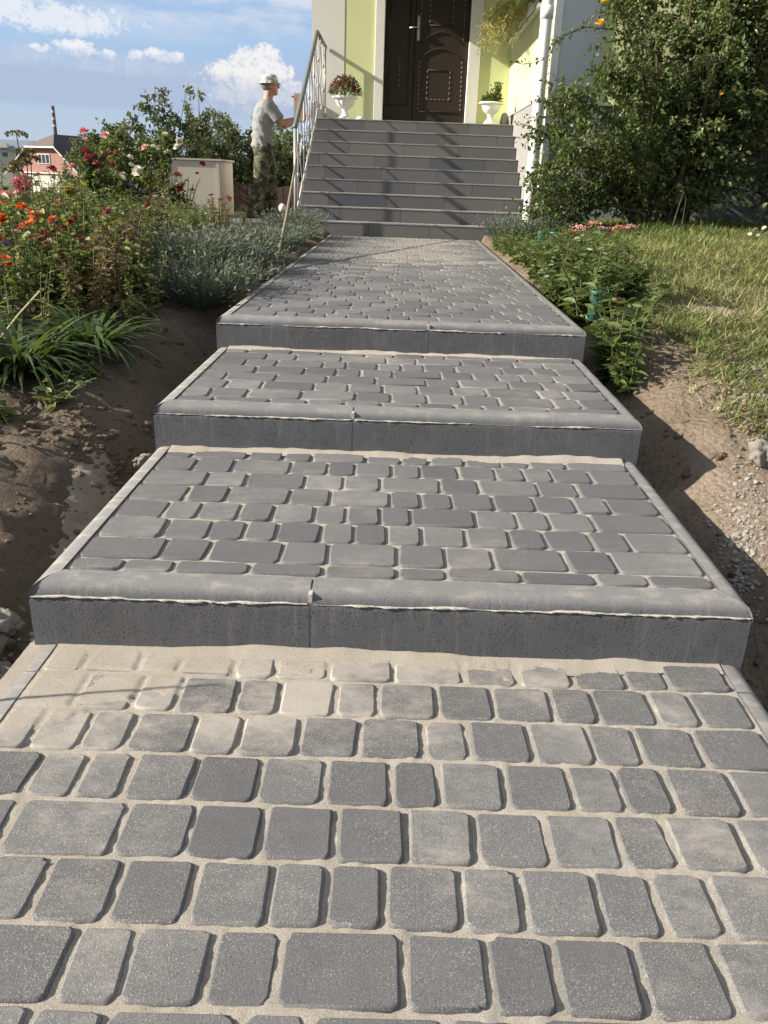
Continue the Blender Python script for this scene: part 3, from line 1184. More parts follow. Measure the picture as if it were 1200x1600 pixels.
for xs in (0.105, 0.64):
    rope([(xs+0.01, yy, zb_+0.16), (xs, yy, zb_+0.16+0.55)])
    rope([(xs, yy, zb_+0.95), (xs, yy, zb_+1.55)])
ridge(arch(0.105, 0.64, zb_+0.74, 0.11))
ridge(arch(0.105, 0.64, zb_+0.90, 0.13))
ridge([(0.105, yy, zb_+0.14), (0.64, yy, zb_+0.14)])
for xs in (0.215, 0.50):
    rope([(xs, yy, zb_+0.28), (xs, yy, zb_+0.60)])
    rope([(xs, yy, zb_+1.13), (xs, yy, zb_+1.55)])
rope([(0.215, yy, zb_+0.28), (0.50, yy, zb_+0.28)])
ridge([(0.215, yy, zb_+0.61), (0.50, yy, zb_+0.61)], 0.008)
ridge([(0.215, yy, zb_+1.10), (0.50, yy, zb_+1.10)], 0.008)
rope([(-0.14, yy+0.004, zb_+0.42), (-0.14, yy+0.004, zb_+0.72)])
ridge([(-0.27, yy+0.004, zb_+0.2), (-0.03, yy+0.004, zb_+0.2), (-0.03, yy+0.004, zb_+1.4), (-0.27, yy+0.004, zb_+1.4), (-0.27, yy+0.004, zb_+0.2)], 0.009)
mb = MB()
mb.box(0.062, 0.094, ydr-0.014, ydr-0.005, zb_+0.93, zb_+1.20, b=0.003)
mb.tube([(0.078, ydr-0.01, zb_+1.06), (0.078, ydr-0.055, zb_+1.06), (0.05, ydr-0.06, zb_+1.07), (-0.035, ydr-0.058, zb_+1.055)], 0.0105, 8)
mb.build('handle', M_CHROME, door, smooth=True)

# right flank of the porch: plinth, lime wall with a window above a sill
XS = 1.235
YH = 8.46
side = MB()
side.box(XS, XS+0.3, YH+0.1, YD-0.002, 1.66, 2.47)
side.box(XS, XS+0.3, YH+0.1, 9.00, 2.47, 5.2)
side.box(XS, XS+0.3, 11.30, YD-0.002, 2.47, 5.2)
side.box(XS+0.001, XS+0.3, 9.0, 11.30, 3.9, 5.2)
side.build('porch_side_wall', M_GREEN, house)
hbox('side_plinth', XS-0.03, XS+0.28, YH+0.08, YD-0.003, 0.2, 1.655, M_SIDEPL)
hbox('plinth_drip', XS-0.038, XS+0.02, YH+0.06, YD-0.004, 1.655, 1.668, M_METAL)
hbox('window_sill', XS-0.06, XS+0.2, 8.98, 11.32, 2.472, 2.505, M_METAL, b=0.004)
wf = MB()
for a, b in ((9.0, 9.07), (10.11, 10.18), (11.23, 11.30)):
    wf.box(XS+0.12, XS+0.18, a, b, 2.506, 3.9)
wf.box(XS+0.122, XS+0.178, 9.0, 11.3, 2.506, 2.57)
wf.box(XS+0.122, XS+0.178, 9.0, 11.3, 3.83, 3.9)
win = wf.build('window', M_PVC, house)
hbox('pane', XS+0.145, XS+0.155, 9.05, 11.25, 2.55, 3.85, M_GLASS, win)
# front of the main body facing the garden
hbox('grey_wall_panel', 1.332, 1.708, YH, YH+0.3, 1.62, 6.2, M_GREY)
hbox('green_wall_panel', 1.710, 6.5, YH+0.003, YH+0.3, 1.62, 6.2, M_GREEN)
hbox('plinth', 1.335, 6.5, YH-0.035, YH+0.28, 0.2, 1.612, M_PLINTH)
hbox('plinth_drip', 1.333, 6.5, YH-0.05, YH+0.02, 1.6125, 1.626, M_METAL)
hbox('corner_trim', 1.262, 1.330, YH-0.02, YH+0.098, 0.3, 6.2, M_PVC, b=0.008)
hbox('right_wall', 6.3, 6.5, YH+0.31, YH+8, 0.2, 6.2, M_GREEN)
hbox('back_wall', -1.24, 6.5, YD+6.01, YD+6.3, 0.2, 6.2, M_GREEN)
hbox('porch_canopy', -1.25, XS-0.005, 8.75, YD-0.004, 3.54, 3.70, M_WHITE)
hbox('upper_wall', -1.24, 6.3, YD+0.36, YD+0.6, 4.31, 6.2, M_GREEN)
hbox('roof', -1.7, 6.9, YH-0.15, YD+6.8, 6.21, 6.5, M_ROOFT)
# rainwater pipe
pipe = MB()
xp, yp = 1.178, YH-0.06
pipe.tube([(xp, yp, 6.2), (xp, yp, 3), (xp, yp, 0.62), (xp-0.004, yp-0.01, 0.56), (xp-0.02, yp-0.07, 0.50), (xp-0.03, yp-0.11, 0.475)], 0.051, 18)
dp = pipe.build('downpipe', M_PVC, house, smooth=True)
for z in (1.02, 2.33, 3.7):
    hbox_ = MB().tube([(xp, yp, z-0.05), (xp, yp, z+0.05)], 0.058, 18)
    hbox_.build('pipe_collar', M_PVC, dp, smooth=True)
for z in (1.50, 3.0):
    b = MB().tube([(xp, yp, z-0.012), (xp, yp, z+0.012)], 0.056, 16)
    b.box(xp+0.03, xp+0.10, yp-0.01, yp+0.06, z-0.01, z+0.01)
    b.build('pipe_bracket', M_METAL, dp)

# ------------------------------------------------------------------ stairs
k = NM('stair_tile')
p_ = k.pos()
r_ = k.objrnd()
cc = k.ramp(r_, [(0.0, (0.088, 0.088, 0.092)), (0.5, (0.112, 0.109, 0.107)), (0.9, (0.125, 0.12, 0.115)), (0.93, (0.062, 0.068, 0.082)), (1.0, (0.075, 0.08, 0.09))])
cc = k.mix(k.math('MULTIPLY', k.step(k.noise(p_, 160, 4, 0.7), 0.45, 0.7), 0.35), cc, (0.15, 0.145, 0.14))
cc = k.mix(k.math('MULTIPLY', k.step(k.noise(k.mapping(p_, scale=(1, 1, 0.3)), 4, 4, 0.6), 0.5, 0.75), 0.3), cc, (0.17, 0.155, 0.135))
k.base(cc).rough(0.7, 0.35)
k.bump(k.noise(p_, 300, 3, 0.7), 0.0015, 0.7)
M_STILE = k.m
k = NM('tread_tile')
p_ = k.pos()
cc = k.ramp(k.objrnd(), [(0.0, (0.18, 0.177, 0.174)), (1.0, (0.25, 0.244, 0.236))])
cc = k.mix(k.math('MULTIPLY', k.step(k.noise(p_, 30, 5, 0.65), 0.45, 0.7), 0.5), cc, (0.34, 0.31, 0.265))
k.base(cc).rough(0.75, 0.3)
k.bump(k.noise(p_, 300, 3, 0.7), 0.0015, 0.7)
M_TREAD = k.m
M_GROUT = m_plain('tile_grout', (0.19, 0.18, 0.17), 0.95, 0.2)

stairs = empty('staircase', (0, YST, ZT[3]))
tag(stairs, 'nine grey tiled steps climbing from the walk to the front door', 'stairs')
SX0, SX1, RUN, RISE, NS = -1.067, 1.199, 0.2428, 0.1277, 9
S2 = 0.0168
core = MB()
for i in range(NS):
    y0 = RUN*i+0.012
    y1 = (YD-YST-0.006) if i == NS-1 else RUN*(i+1)+0.05
    V = []
    zlo = -0.3
    zhi = RISE*(i+1)-0.012
    for z in (zlo, zhi):
        for (x, y) in ((SX0+0.004, y0), (SX1-0.004, y0), (SX1-0.004, y1), (SX0+0.004, y1)):
            V.append((x, y+(S2*x if y < 2.5 else 0), z))
    core.add(V, [(0, 3, 2, 1), (4, 5, 6, 7), (0, 1, 5, 4), (1, 2, 6, 5), (2, 3, 7, 6), (3, 0, 4, 7)])
core.build('stair_core', M_GROUT, stairs)
stile = {}


def slab(name, x0, x1, y0, y1, z0, z1, m):
    w, d, h = x1-x0, y1-y0, z1-z0
    key = (round(w, 2), round(d, 3), round(h, 3), m.name)
    if key not in stile:
        mb = MB().box(-w/2, w/2, -d/2, d/2, -h/2, h/2, b=0.0015)
        me = mb.mesh(name)
        me.materials.append(m)
        stile[key] = (me, w)
    me, w0 = stile[key]
    xc = (x0+x1)/2
    link(name, me, None, stairs, (xc, (y0+y1)/2+S2*xc, (z0+z1)/2), (0, 0, math.atan(S2)), (w/w0, 1, 1))


for i in range(NS):
    off = (0.0, 0.31, 0.16, 0.44, 0.08)[i % 5]
    xs = [SX0]
    x = SX0+0.12+off
    while x < SX1-0.08:
        xs.append(x); x += 0.598
    xs.append(SX1)
    for a, b in zip(xs[:-1], xs[1:]):
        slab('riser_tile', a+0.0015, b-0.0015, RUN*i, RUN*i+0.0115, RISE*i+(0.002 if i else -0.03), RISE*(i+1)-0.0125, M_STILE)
    y1 = RUN*(i+1)-0.001 if i < NS-1 else 0.33+RUN*i
    for a, b in zip(xs[:-1], xs[1:]):
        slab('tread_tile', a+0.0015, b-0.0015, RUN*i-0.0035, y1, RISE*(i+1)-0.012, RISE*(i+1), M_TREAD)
for j in range(3):
    y0 = RUN*8+0.333+j*0.30
    y1 = min(y0+0.297, YD-YST-0.03)
    xs = [SX0, SX0+0.45, SX0+1.05, SX0+1.65, SX1]
    for a, b in zip(xs[:-1], xs[1:]):
        slab('landing_tile', a+0.0015, b-0.0015, y0, y1, RISE*9-0.012, RISE*9-0.0005, M_TREAD)

# ------------------------------------------------------------------ railing
M_RAILD = m_plain('grey_handrail', (0.16, 0.175, 0.18), 0.4, 0.5, 0.3)
M_RAILS = m_plain('silver_painted_bar', (0.36, 0.36, 0.35), 0.5, 0.4, 0.2, nscale=30, namt=0.25)
rail = empty('stair_railing', (-1.045, 8.35, 0.45))
tag(rail, 'silver metal stair railing with dark handrail and wavy bars left of the steps', 'railing')
rl = lambda x, y, z: (x+1.045, y-8.35, z-0.45)
XRL = -1.045
pA, pB, pC = (XRL, 8.33, 1.335), (XRL-0.01, 10.44, 2.405), (XRL-0.02, YD-0.012, 2.405)
MB().tube([rl(*pA), rl(XRL, 8.36, 1.35), rl(*pB)], 0.0235, 10).tube([rl(*pB), rl(*pC)], 0.0235, 10).build('handrail', M_RAILD, rail, smooth=True)
MB().tube([rl(XRL, 8.34, 0.40), rl(XRL, 8.34, 1.325)], 0.016, 10).build('newel_post', M_RAILS, rail, smooth=True)
MB().tube([rl(XRL-0.02, YD-0.10, ZL-0.01), rl(XRL-0.02, YD-0.10, 2.39)], 0.017, 10).build('end_post', M_RAILS, rail, smooth=True)
lowA, lowB = (XRL+0.006, 8.42, 0.62), (XRL+0.006, 10.42, 1.64)
MB().tube([rl(*lowA), rl(*lowB), rl(XRL, YD-0.1, 1.64)], 0.011, 8).build('bottom_rail', M_RAILS, rail, smooth=True)


def rail_z(y, base):
    a = (y-8.33)/(10.44-8.33)
    a = min(max(a, 0), 1)
    return 1.335+(2.405-1.335)*a if base == 1 else 0.62+(1.64-0.62)*min(max((y-8.42)/2.0, 0), 1)


ys = [8.56, 8.80, 9.05, 9.29, 9.53, 9.78, 10.02, 10.26, 10.5, 10.78, 11.06, 11.32]
for n_, y in enumerate(ys):
    z0, z1 = rail_z(y, 0)-0.02, rail_z(y, 1)
    if n_ % 2 == 0:
        pth = [rl(XRL, y, z0+(z1-z0)*t) for t in np.linspace(0, 1, 3)]
    else:
        pth = [rl(XRL+0.005*math.sin(t*12.6), y+0.038*math.sin(t*12.6), z0+(z1-z0)*t) for t in np.linspace(0, 1, 28)]
    b = MB().tube(pth, 0.0068, 8).build('baluster', M_RAILS, rail, smooth=True)
    if n_ % 2 == 0:
        for t in (0.33, 0.66):
            kn = MB()
            zc = z0+(z1-z0)*t
            kn.tube([rl(XRL, y, zc-0.022), rl(XRL, y, zc-0.01), rl(XRL, y, zc+0.01), rl(XRL, y, zc+0.022)], [0.007, 0.013, 0.013, 0.007], 8)
            kn.build('knob', M_RAILS, b, smooth=True)
for i in range(1, 9, 2):
    y = RUN*i+YST+0.05
    MB().tube([rl(XRL, y, ZT[3]+RISE*(i+1)-0.003), rl(XRL, y, rail_z(y, 0))], 0.010, 8).build('foot_peg', M_RAILS, rail, smooth=True)

# ------------------------------------------------------------------ urns and their plants
M_URN = m_plain('white_cast_stone', (0.74, 0.73, 0.68), 0.65, 0.4, nscale=14, namt=0.18, bump=0.002, bscale=80)
M_POTSOIL = m_plain('potting_soil', (0.05, 0.035, 0.025), 0.95, 0.2)


def urn(label, loc, s, lobed):
    t = empty('planter_urn', loc)
    tag(t, label, 'planter', 'white planters beside the door')
    MB().box(-0.082*s, 0.082*s, -0.082*s, 0.082*s, 0, 0.024*s, b=0.004).lathe([(0.078*s, 0.024*s), (0.074*s, 0.04*s), (0.052*s, 0.055*s), (0.036*s, 0.085*s), (0.034*s, 0.105*s), (0.05*s, 0.118*s), (0.046*s, 0.128*s), (0.0, 0.13*s)], 24).build('foot', M_URN, t, smooth=True)
    MB().lathe([(0.02*s, 0.124*s), (0.06*s, 0.135*s), (0.096*s, 0.165*s), (0.118*s, 0.20*s), (0.126*s, 0.235*s), (0.128*s, 0.25*s)], 48, lobes=12 if lobed else 0, amp=0.13, lobe_z=(0.13*s, 0.236*s)).build('bowl', M_URN, t, smooth=True)
    MB().lathe([(0.126*s, 0.248*s), (0.165*s, 0.256*s), (0.172*s, 0.266*s), (0.170*s, 0.276*s), (0.150*s, 0.283*s), (0.132*s, 0.281*s), (0.126*s, 0.26*s), (0.0, 0.255*s)], 40).build('rim', M_URN, t, smooth=True)
    return t


yu = 10.62
u1 = (-0.745, yu, ZL)
u2 = (0.945, yu-0.02, ZL)
urn('fluted white urn planter left of the door holding dark red mums', u1, 0.86, True)
urn('plain white urn planter right of the door with a small green plant', u2, 0.84, False)
# little white cup by the left urn
c = empty('white_cup', (-0.565, yu-0.02, ZL))
tag(c, 'small white upturned cup on the landing next to the fluted urn', 'cup')
MB().lathe([(0.052, 0.0), (0.055, 0.006), (0.050, 0.022), (0.036, 0.038), (0.018, 0.042), (0.0, 0.043)], 20).build('cup_body', M_URN, c, smooth=True)
tag(MB().lathe([(0.05, 0.0), (0.06, 0.03), (0.045, 0.09), (0.03, 0.13), (0.0, 0.14)], 9, c=(0, 0, 0)).build('stone', M_LUMP, None, loc=(1.12, yu+0.05, ZL)), 'pale upright stone in the right corner of the landing', 'stone')

# ------------------------------------------------------------------ leafy geometry
def unit(a):
    return a/(np.linalg.norm(a, axis=-1, keepdims=True)+1e-9)


def leaves(P, D, L, W, fold=0.22, droop=0.15, rnd=None, N=None, rng=RNG):
    """P bases, D directions: each leaf is an ovate blade folded on its midrib (8 verts, 6 faces)"""
    P = np.asarray(P, float); D = unit(np.asarray(D, float))
    n = len(P)
    L = np.broadcast_to(np.asarray(L, float), (n,))[:, None]
    W = np.broadcast_to(np.asarray(W, float), (n,))[:, None]
    if N is None:
        up = np.array([0, 0, 1.0])+rng.normal(0, 0.55, (n, 3))
    else:
        up = N
    S = unit(np.cross(D, up))
    U = unit(np.cross(S, D))
    dr = np.array([0, 0, -1.0])
    m1 = P+D*L*0.35-U*W*fold*0.6+dr*L*droop*0.12
    m2 = P+D*L*0.70-U*W*fold*0.4+dr*L*droop*0.5
    tip = P+D*L+dr*L*droop
    l1 = P+D*L*0.32+S*W*0.5+U*W*fold+dr*L*droop*0.1
    l2 = P+D*L*0.68+S*W*0.40+U*W*fold*0.8+dr*L*droop*0.48
    r1 = l1-S*W
    r2 = l2-S*W*0.80
    V = np.stack([P, m1, m2, tip, l1, l2, r1, r2], 1).reshape(-1, 3)
    b = (np.arange(n)*8)[:, None]
    F4 = np.concatenate([b+np.array([[4, 1, 2, 5]]), b+np.array([[1, 6, 7, 2]])])
    F3 = np.concatenate([b+np.array([[0, 1, 4]]), b+np.array([[0, 6, 1]]), b+np.array([[5, 2, 3]]), b+np.array([[2, 7, 3]])])
    if rnd is None:
        rnd = rng.random(n)
    return V, F4, F3, np.repeat(rnd, 8)


def strips(P, D, L, W, bend=0.5, seg=4, rnd=None, rng=RNG, side=None):
    """narrow blades that start along D and bend over"""
    P = np.asarray(P, float); D = unit(np.asarray(D, float))
    n = len(P)
    L = np.broadcast_to(np.asarray(L, float), (n,)); W = np.broadcast_to(np.asarray(W, float), (n,))
    bend = np.broadcast_to(np.asarray(bend, float), (n,))
    out = D.copy(); out[:, 2] = 0
    out = unit(out+rng.normal(0, 0.05, out.shape)*np.array([1, 1, 0]))
    S = unit(np.cross(out, np.array([0, 0, 1.0])))
    el0 = np.arcsin(np.clip(D[:, 2], -1, 1))
    V = np.zeros((n, seg+1, 2, 3))
    q = P.copy()
    for s in range(seg+1):
        t = s/seg
        w = W*(1-t**2.2)*(0.65+0.35*min(1, t*4))*0.5+1e-4
        V[:, s, 0] = q-S*w[:, None]
        V[:, s, 1] = q+S*w[:, None]
        el = el0-bend*(t+0.5/seg)*1.6
        q = q+(out*np.cos(el)[:, None]+np.array([0, 0, 1.0])*np.sin(el)[:, None])*(L/seg)[:, None]
    b = (np.arange(n)*(seg+1)*2)[:, None]
    F4 = np.concatenate([b+np.array([[2*s, 2*s+1, 2*s+3, 2*s+2]]) for s in range(seg)])
    if rnd is None:
        rnd = rng.random(n)
    return V.reshape(-1, 3), F4, np.zeros((0, 3), int), np.repeat(rnd, (seg+1)*2)


class PB(MB):
    def lv(self, t, m=0):
        V, F4, F3, r = t
        self.add(V, F4 if len(F4) else None, F3 if len(F3) else None, m, r)
        return self


G_DARK = [(0.0, (0.056, 0.09, 0.033)), (0.45, (0.125, 0.175, 0.064)), (0.8, (0.225, 0.27, 0.105)), (0.95, (0.35, 0.36, 0.17)), (1.0, (0.32, 0.24, 0.13))]
G_MID = [(0.0, (0.04, 0.068, 0.02)), (0.45, (0.085, 0.13, 0.035)), (0.8, (0.15, 0.195, 0.055)), (0.95, (0.20, 0.20, 0.06)), (1.0, (0.22, 0.14, 0.05))]
G_BED = [(0.0, (0.036, 0.066, 0.02)), (0.3, (0.085, 0.135, 0.034)), (0.55, (0.18, 0.225, 0.06)), (0.75, (0.34, 0.34, 0.11)), (0.88, (0.33, 0.23, 0.10)), (1.0, (0.20, 0.105, 0.05))]
G_GREY = [(0.0, (0.075, 0.095, 0.07)), (0.5, (0.13, 0.155, 0.12)), (1.0, (0.22, 0.245, 0.20))]
G_DRY = [(0.0, (0.085, 0.05, 0.025)), (0.5, (0.17, 0.105, 0.05)), (0.85, (0.25, 0.18, 0.09)), (1.0, (0.11, 0.12, 0.04))]
G_LILY = [(0.0, (0.028, 0.056, 0.019)), (0.6, (0.058, 0.10, 0.028)), (1.0, (0.12, 0.165, 0.05))]
G_FAR = [(0.0, (0.045, 0.065, 0.036)), (0.5, (0.082, 0.108, 0.056)), (0.85, (0.135, 0.16, 0.085)), (1.0, (0.16, 0.14, 0.08))]
G_GRASS = [(0.0, (0.08, 0.12, 0.03)), (0.4, (0.17, 0.22, 0.06)), (0.68, (0.29, 0.31, 0.11)), (0.86, (0.43, 0.40, 0.19)), (1.0, (0.52, 0.46, 0.27))]
ML_DARK = m_leaf('rose_leaf', G_DARK, 0.40, 0.38, 0.5)
ML_MID = m_leaf('shrub_leaf', G_MID, 0.45, 0.38, 0.45)
ML_BED = m_leaf('flower_bed_leaf', G_BED, 0.5, 0.4, 0.4)
ML_GREY = m_leaf('lavender_leaf', G_GREY, 0.7, 0.15, 0.25)
ML_DRY = m_leaf('withered_leaf', G_DRY, 0.7, 0.2, 0.2)
ML_LILY = m_leaf('daylily_leaf', G_LILY, 0.4, 0.25, 0.45)
ML_FAR = m_leaf('far_shrub_leaf', G_FAR, 0.55, 0.36, 0.35)
ML_GRASS = m_leaf('grass_blade', G_GRASS, 0.55, 0.3, 0.3)
M_STEM = m_plain('green_stem', (0.07, 0.09, 0.03), 0.7, 0.3)
M_WOOD = m_plain('shrub_wood', (0.10, 0.075, 0.05), 0.9, 0.2, nscale=30, namt=0.5)


def sph(n, rng=RNG):
    v = rng.normal(0, 1, (n, 3))
    return unit(v)


def flower(mb, c, r, kind, rng=RNG, m_pet=0, m_cen=1, tilt=None):
    """petals round a centre; c = centre, r = radius"""
    c = np.asarray(c, float)
    ax = unit(np.array([0, 0, 1.0])+rng.normal(0, 0.35, 3) if tilt is None else np.asarray(tilt, float))
    a = unit(np.cross(ax, [0.3, 0.9, 0.1])); b = np.cross(ax, a)
    rings = {'daisy': [(13, 1.0, 0.12, 0.0), (11, 0.72, 0.45, 0.06)], 'zinnia': [(14, 1.0, -0.05, 0.0), (12, 0.80, 0.30, 0.10), (9, 0.55, 0.75, 0.16)],
             'rose': [(8, 1.0, 0.25, 0.0), (7, 0.85, 0.75, 0.05), (6, 0.65, 1.2, 0.1), (5, 0.5, 1.5, 0.12)],
             'dahlia': [(18, 1.0, -0.3, 0.0), (16, 0.92, 0.1, 0.12), (14, 0.78, 0.5, 0.22), (10, 0.55, 0.95, 0.30), (6, 0.35, 1.3, 0.34)]}[kind]
    for n, rr, el, h in rings:
        t = np.arange(n)*2*math.pi/n+rng.random()*6
        t = t+rng.normal(0, 0.06, n)
        D = (a[None]*np.cos(t)[:, None]+b[None]*np.sin(t)[:, None])*math.cos(el)+ax[None]*math.sin(el)
        P = c[None]+ax[None]*h*r+D*r*0.10
        N = np.tile(ax, (n, 1))
        mb.lv(leaves(P, D, r*rr*rng.uniform(0.9, 1.08, n), r*rr*2*math.pi/n*(1.25 if kind != 'rose' else 1.1), 0.1, 0.03, rng.uniform(0.25, 1, n), N, rng), m_pet)
    if kind in ('daisy', 'zinnia'):
        V = []
        for k in range(6):
            V.append(c+ax*r*0.16+(a*math.cos(k*1.047)+b*math.sin(k*1.047))*r*0.2)
        V.append(c+ax*r*0.3)
        mb.add(V, None, [(k, (k+1) % 6, 6) for k in range(6)], m_cen, 0.5)
    return mb


M_CENTRE = m_plain('flower_centre', (0.30, 0.19, 0.03), 0.8, 0.2)
PET = {
    'orange': m_petal('orange_petal', (0.80, 0.16, 0.02), (0.55, 0.08, 0.01)),
    'redorange': m_petal('coral_petal', (0.72, 0.09, 0.035), (0.45, 0.04, 0.02)),
    'red': m_petal('red_petal', (0.42, 0.02, 0.03), (0.22, 0.01, 0.02)),
    'crimson': m_petal('crimson_petal', (0.40, 0.055, 0.09), (0.24, 0.03, 0.05)),
    'pink': m_petal('pink_petal', (0.72, 0.27, 0.30), (0.55, 0.13, 0.17)),
    'palepink': m_petal('pale_pink_petal', (0.78, 0.52, 0.48), (0.68, 0.35, 0.33)),
    'white': m_petal('white_petal', (0.80, 0.77, 0.68), (0.62, 0.57, 0.44)),
    'yellow': m_petal('yellow_petal', (0.92, 0.66, 0.03), (0.85, 0.48, 0.015)),
    'lemon': m_petal('greenish_yellow_petal', (0.55, 0.47, 0.13), (0.35, 0.30, 0.08)),
    'violet': m_petal('violet_petal', (0.20, 0.12, 0.30), (0.10, 0.06, 0.17)),
    'dullred': m_petal('faded_red_petal', (0.30, 0.07, 0.05), (0.16, 0.05, 0.035)),
    'salmon': m_petal('salmon_petal', (0.66, 0.36, 0.24), (0.50, 0.24, 0.16)),
    'wine': m_petal('dark_red_mum_petal', (0.24, 0.025, 0.028), (0.10, 0.012, 0.016)),
}


def build_at(mb, name, mats, parent):
    """build in world coordinates under a parent Empty that stands elsewhere"""
    o = mb.build(name, mats, parent)
    o.location = -Vector(parent.location)
    return o


# mums in the left urn: dense dome of small leaves and dark red heads
rng = np.random.default_rng(5)
t = empty('chrysanthemum', (u1[0], u1[1], u1[2]+0.235))
tag(t, 'rounded dark red chrysanthemum growing in the fluted white urn', 'potted plant')
d = sph(900, rng); d[:, 2] = np.abs(d[:, 2])
P = d*np.array([0.185, 0.17, 0.20])*rng.uniform(0.55, 1.0, (900, 1))+np.array([0, 0, 0.03])
PB().lv(leaves(P, d+rng.normal(0, 0.5, d.shape), rng.uniform(0.02, 0.034, 900), 0.016, rnd=rng.random(900)*0.55, rng=rng)).build('foliage', ML_DARK, t)
mb = PB()
d = sph(150, rng); d[:, 2] = np.abs(d[:, 2])*0.9+0.12; d = unit(d)
for q in d:
    flower(mb, q*np.array([0.19, 0.175, 0.205])*rng.uniform(0.92, 1.05)+np.array([0, 0, 0.03]), rng.uniform(0.011, 0.017), 'daisy', rng, 0, 1, tilt=q)
mb.build('flower_heads', [PET['wine'], PET['dullred']], t)
tag(t.children[1], kind='stuff')
t = empty('potted_plant', (u2[0], u2[1], u2[2]+0.215))
tag(t, 'small leafy green plant sprouting from the plain white urn', 'potted plant')
d = sph(260, rng); d[:, 2] = np.abs(d[:, 2])
P = d*np.array([0.11, 0.10, 0.10])*rng.uniform(0.4, 1.0, (260, 1))+np.array([0, 0, 0.02])
pb = PB().lv(leaves(P, d+rng.normal(0, 0.4, d.shape), rng.uniform(0.03, 0.05, 260), 0.026, rng=rng))
for k in range(7):
    tp = np.array([0.05+rng.normal(0, 0.03), 0, 0.13+0.09*rng.random()])
    pb.tube([(0, 0, 0), tp*0.5, tp], 0.003, 4, m=1)
    pb.lv(leaves(np.tile(tp, (9, 1))+rng.normal(0, 0.018, (9, 3)), sph(9, rng), 0.035, 0.024, rng=rng))
pb.build('foliage', [ML_MID, M_STEM], t)

# ------------------------------------------------------------------ trailing plant on the sill
t = empty('trailing_plant', (XS-0.02, 9.9, 2.506))
tag(t, 'yellowing feathery plant trailing from the window sill above the yellow wall', 'potted plant')
MB().box(-0.05, 0.13, -0.55, 0.55, 0.0, 0.12, b=0.01).build('window_box', M_URN, t)
pb = PB()
for k in range(62):
    p0 = np.array([rng.uniform(-0.05, 0.06), rng.uniform(-0.45, 0.5), 0.12])
    out = np.array([-rng.uniform(0.2, 0.5), rng.normal(0, 0.25), rng.uniform(0.05, 0.35)])
    pth = [p0+out*s+np.array([0, 0, -0.42*s*s]) for s in np.linspace(0, 1, 7)]
    pb.tube(pth, 0.0018, 3, m=1, cap=False)
    for q in pth[1:]:
        n = 7
        pb.lv(leaves(q+rng.normal(0, 0.02, (n, 3)), rng.normal(0, 1, (n, 3))+np.array([-0.3, 0, -0.6]), rng.uniform(0.03, 0.06, n), 0.010, rnd=rng.random(n), rng=rng))
pb.build('fronds', [m_leaf('yellow_frond', [(0, (0.30, 0.32, 0.10)), (0.5, (0.58, 0.50, 0.20)), (1, (0.66, 0.50, 0.24))], 0.6, 0.45, 0.3), M_STEM], t)
pb = PB()
n = 14
pb.lv(leaves(np.array([[-0.05, -0.62, 0.1]])+rng.normal(0, 0.06, (n, 3)), sph(n, rng)+np.array([-0.5, 0, 0.5]), rng.uniform(0.1, 0.17, n), 0.10, rnd=0.75+0.1*rng.random(n), rng=rng))
pb.build('broad_leaves', ML_MID, t)

# ------------------------------------------------------------------ person
def superloft(mb, rings, sides=20, m=0, e=2.4):
    """rings: (centre, half width across y, half depth along x)"""
    V = []
    for c, hw, hd in rings:
        for k in range(sides):
            a = 2*math.pi*k/sides
            ca, sa = math.cos(a), math.sin(a)
            V.append((c[0]+hd*math.copysign(abs(ca)**(2/e), ca), c[1]+hw*math.copysign(abs(sa)**(2/e), sa), c[2]))
    n = len(rings)
    F = [(i*sides+k, i*sides+(k+1) % sides, (i+1)*sides+(k+1) % sides, (i+1)*sides+k) for i in range(n-1) for k in range(sides)]
    V.append(rings[0][0]); V.append(rings[-1][0])
    F3 = [(n*sides, (k+1) % sides, k) for k in range(sides)]+[(n*sides+1, (n-1)*sides+k, (n-1)*sides+(k+1) % sides) for k in range(sides)]
    return mb.add(V, F, F3, m)


def fuse(mb, name, voxel, smooth=4, mats=None, parent=None, disp=None):
    """join overlapping forms into one continuous skin"""
    o = mb.build(name+'_tmp', [], None)
    r = o.modifiers.new('r', 'REMESH'); r.mode = 'VOXEL'; r.voxel_size = voxel
    s = o.modifiers.new('s', 'SMOOTH'); s.iterations = smooth; s.factor = 0.5
    dg = bpy.context.evaluated_depsgraph_get()
    me = bpy.data.meshes.new_from_object(o.evaluated_get(dg))
    old = o.data
    bpy.data.objects.remove(o)
    bpy.data.meshes.remove(old)
    me.name = name
    me.materials.clear()
    if disp:
        n = len(me.vertices)
        co = np.empty(n*3); me.vertices.foreach_get('co', co); co = co.reshape(-1, 3)
        no = np.empty(n*3); me.vertices.foreach_get('normal', no); no = no.reshape(-1, 3)
        co = co+no*disp(co)[:, None]
        me.vertices.foreach_set('co', co.ravel())
        me.update()
    me.polygons.foreach_set('use_smooth', [True]*len(me.polygons))
    return link(name, me, mats, parent)


def lerp(a, b, t):
    return tuple(a[i]+(b[i]-a[i])*t for i in range(3))


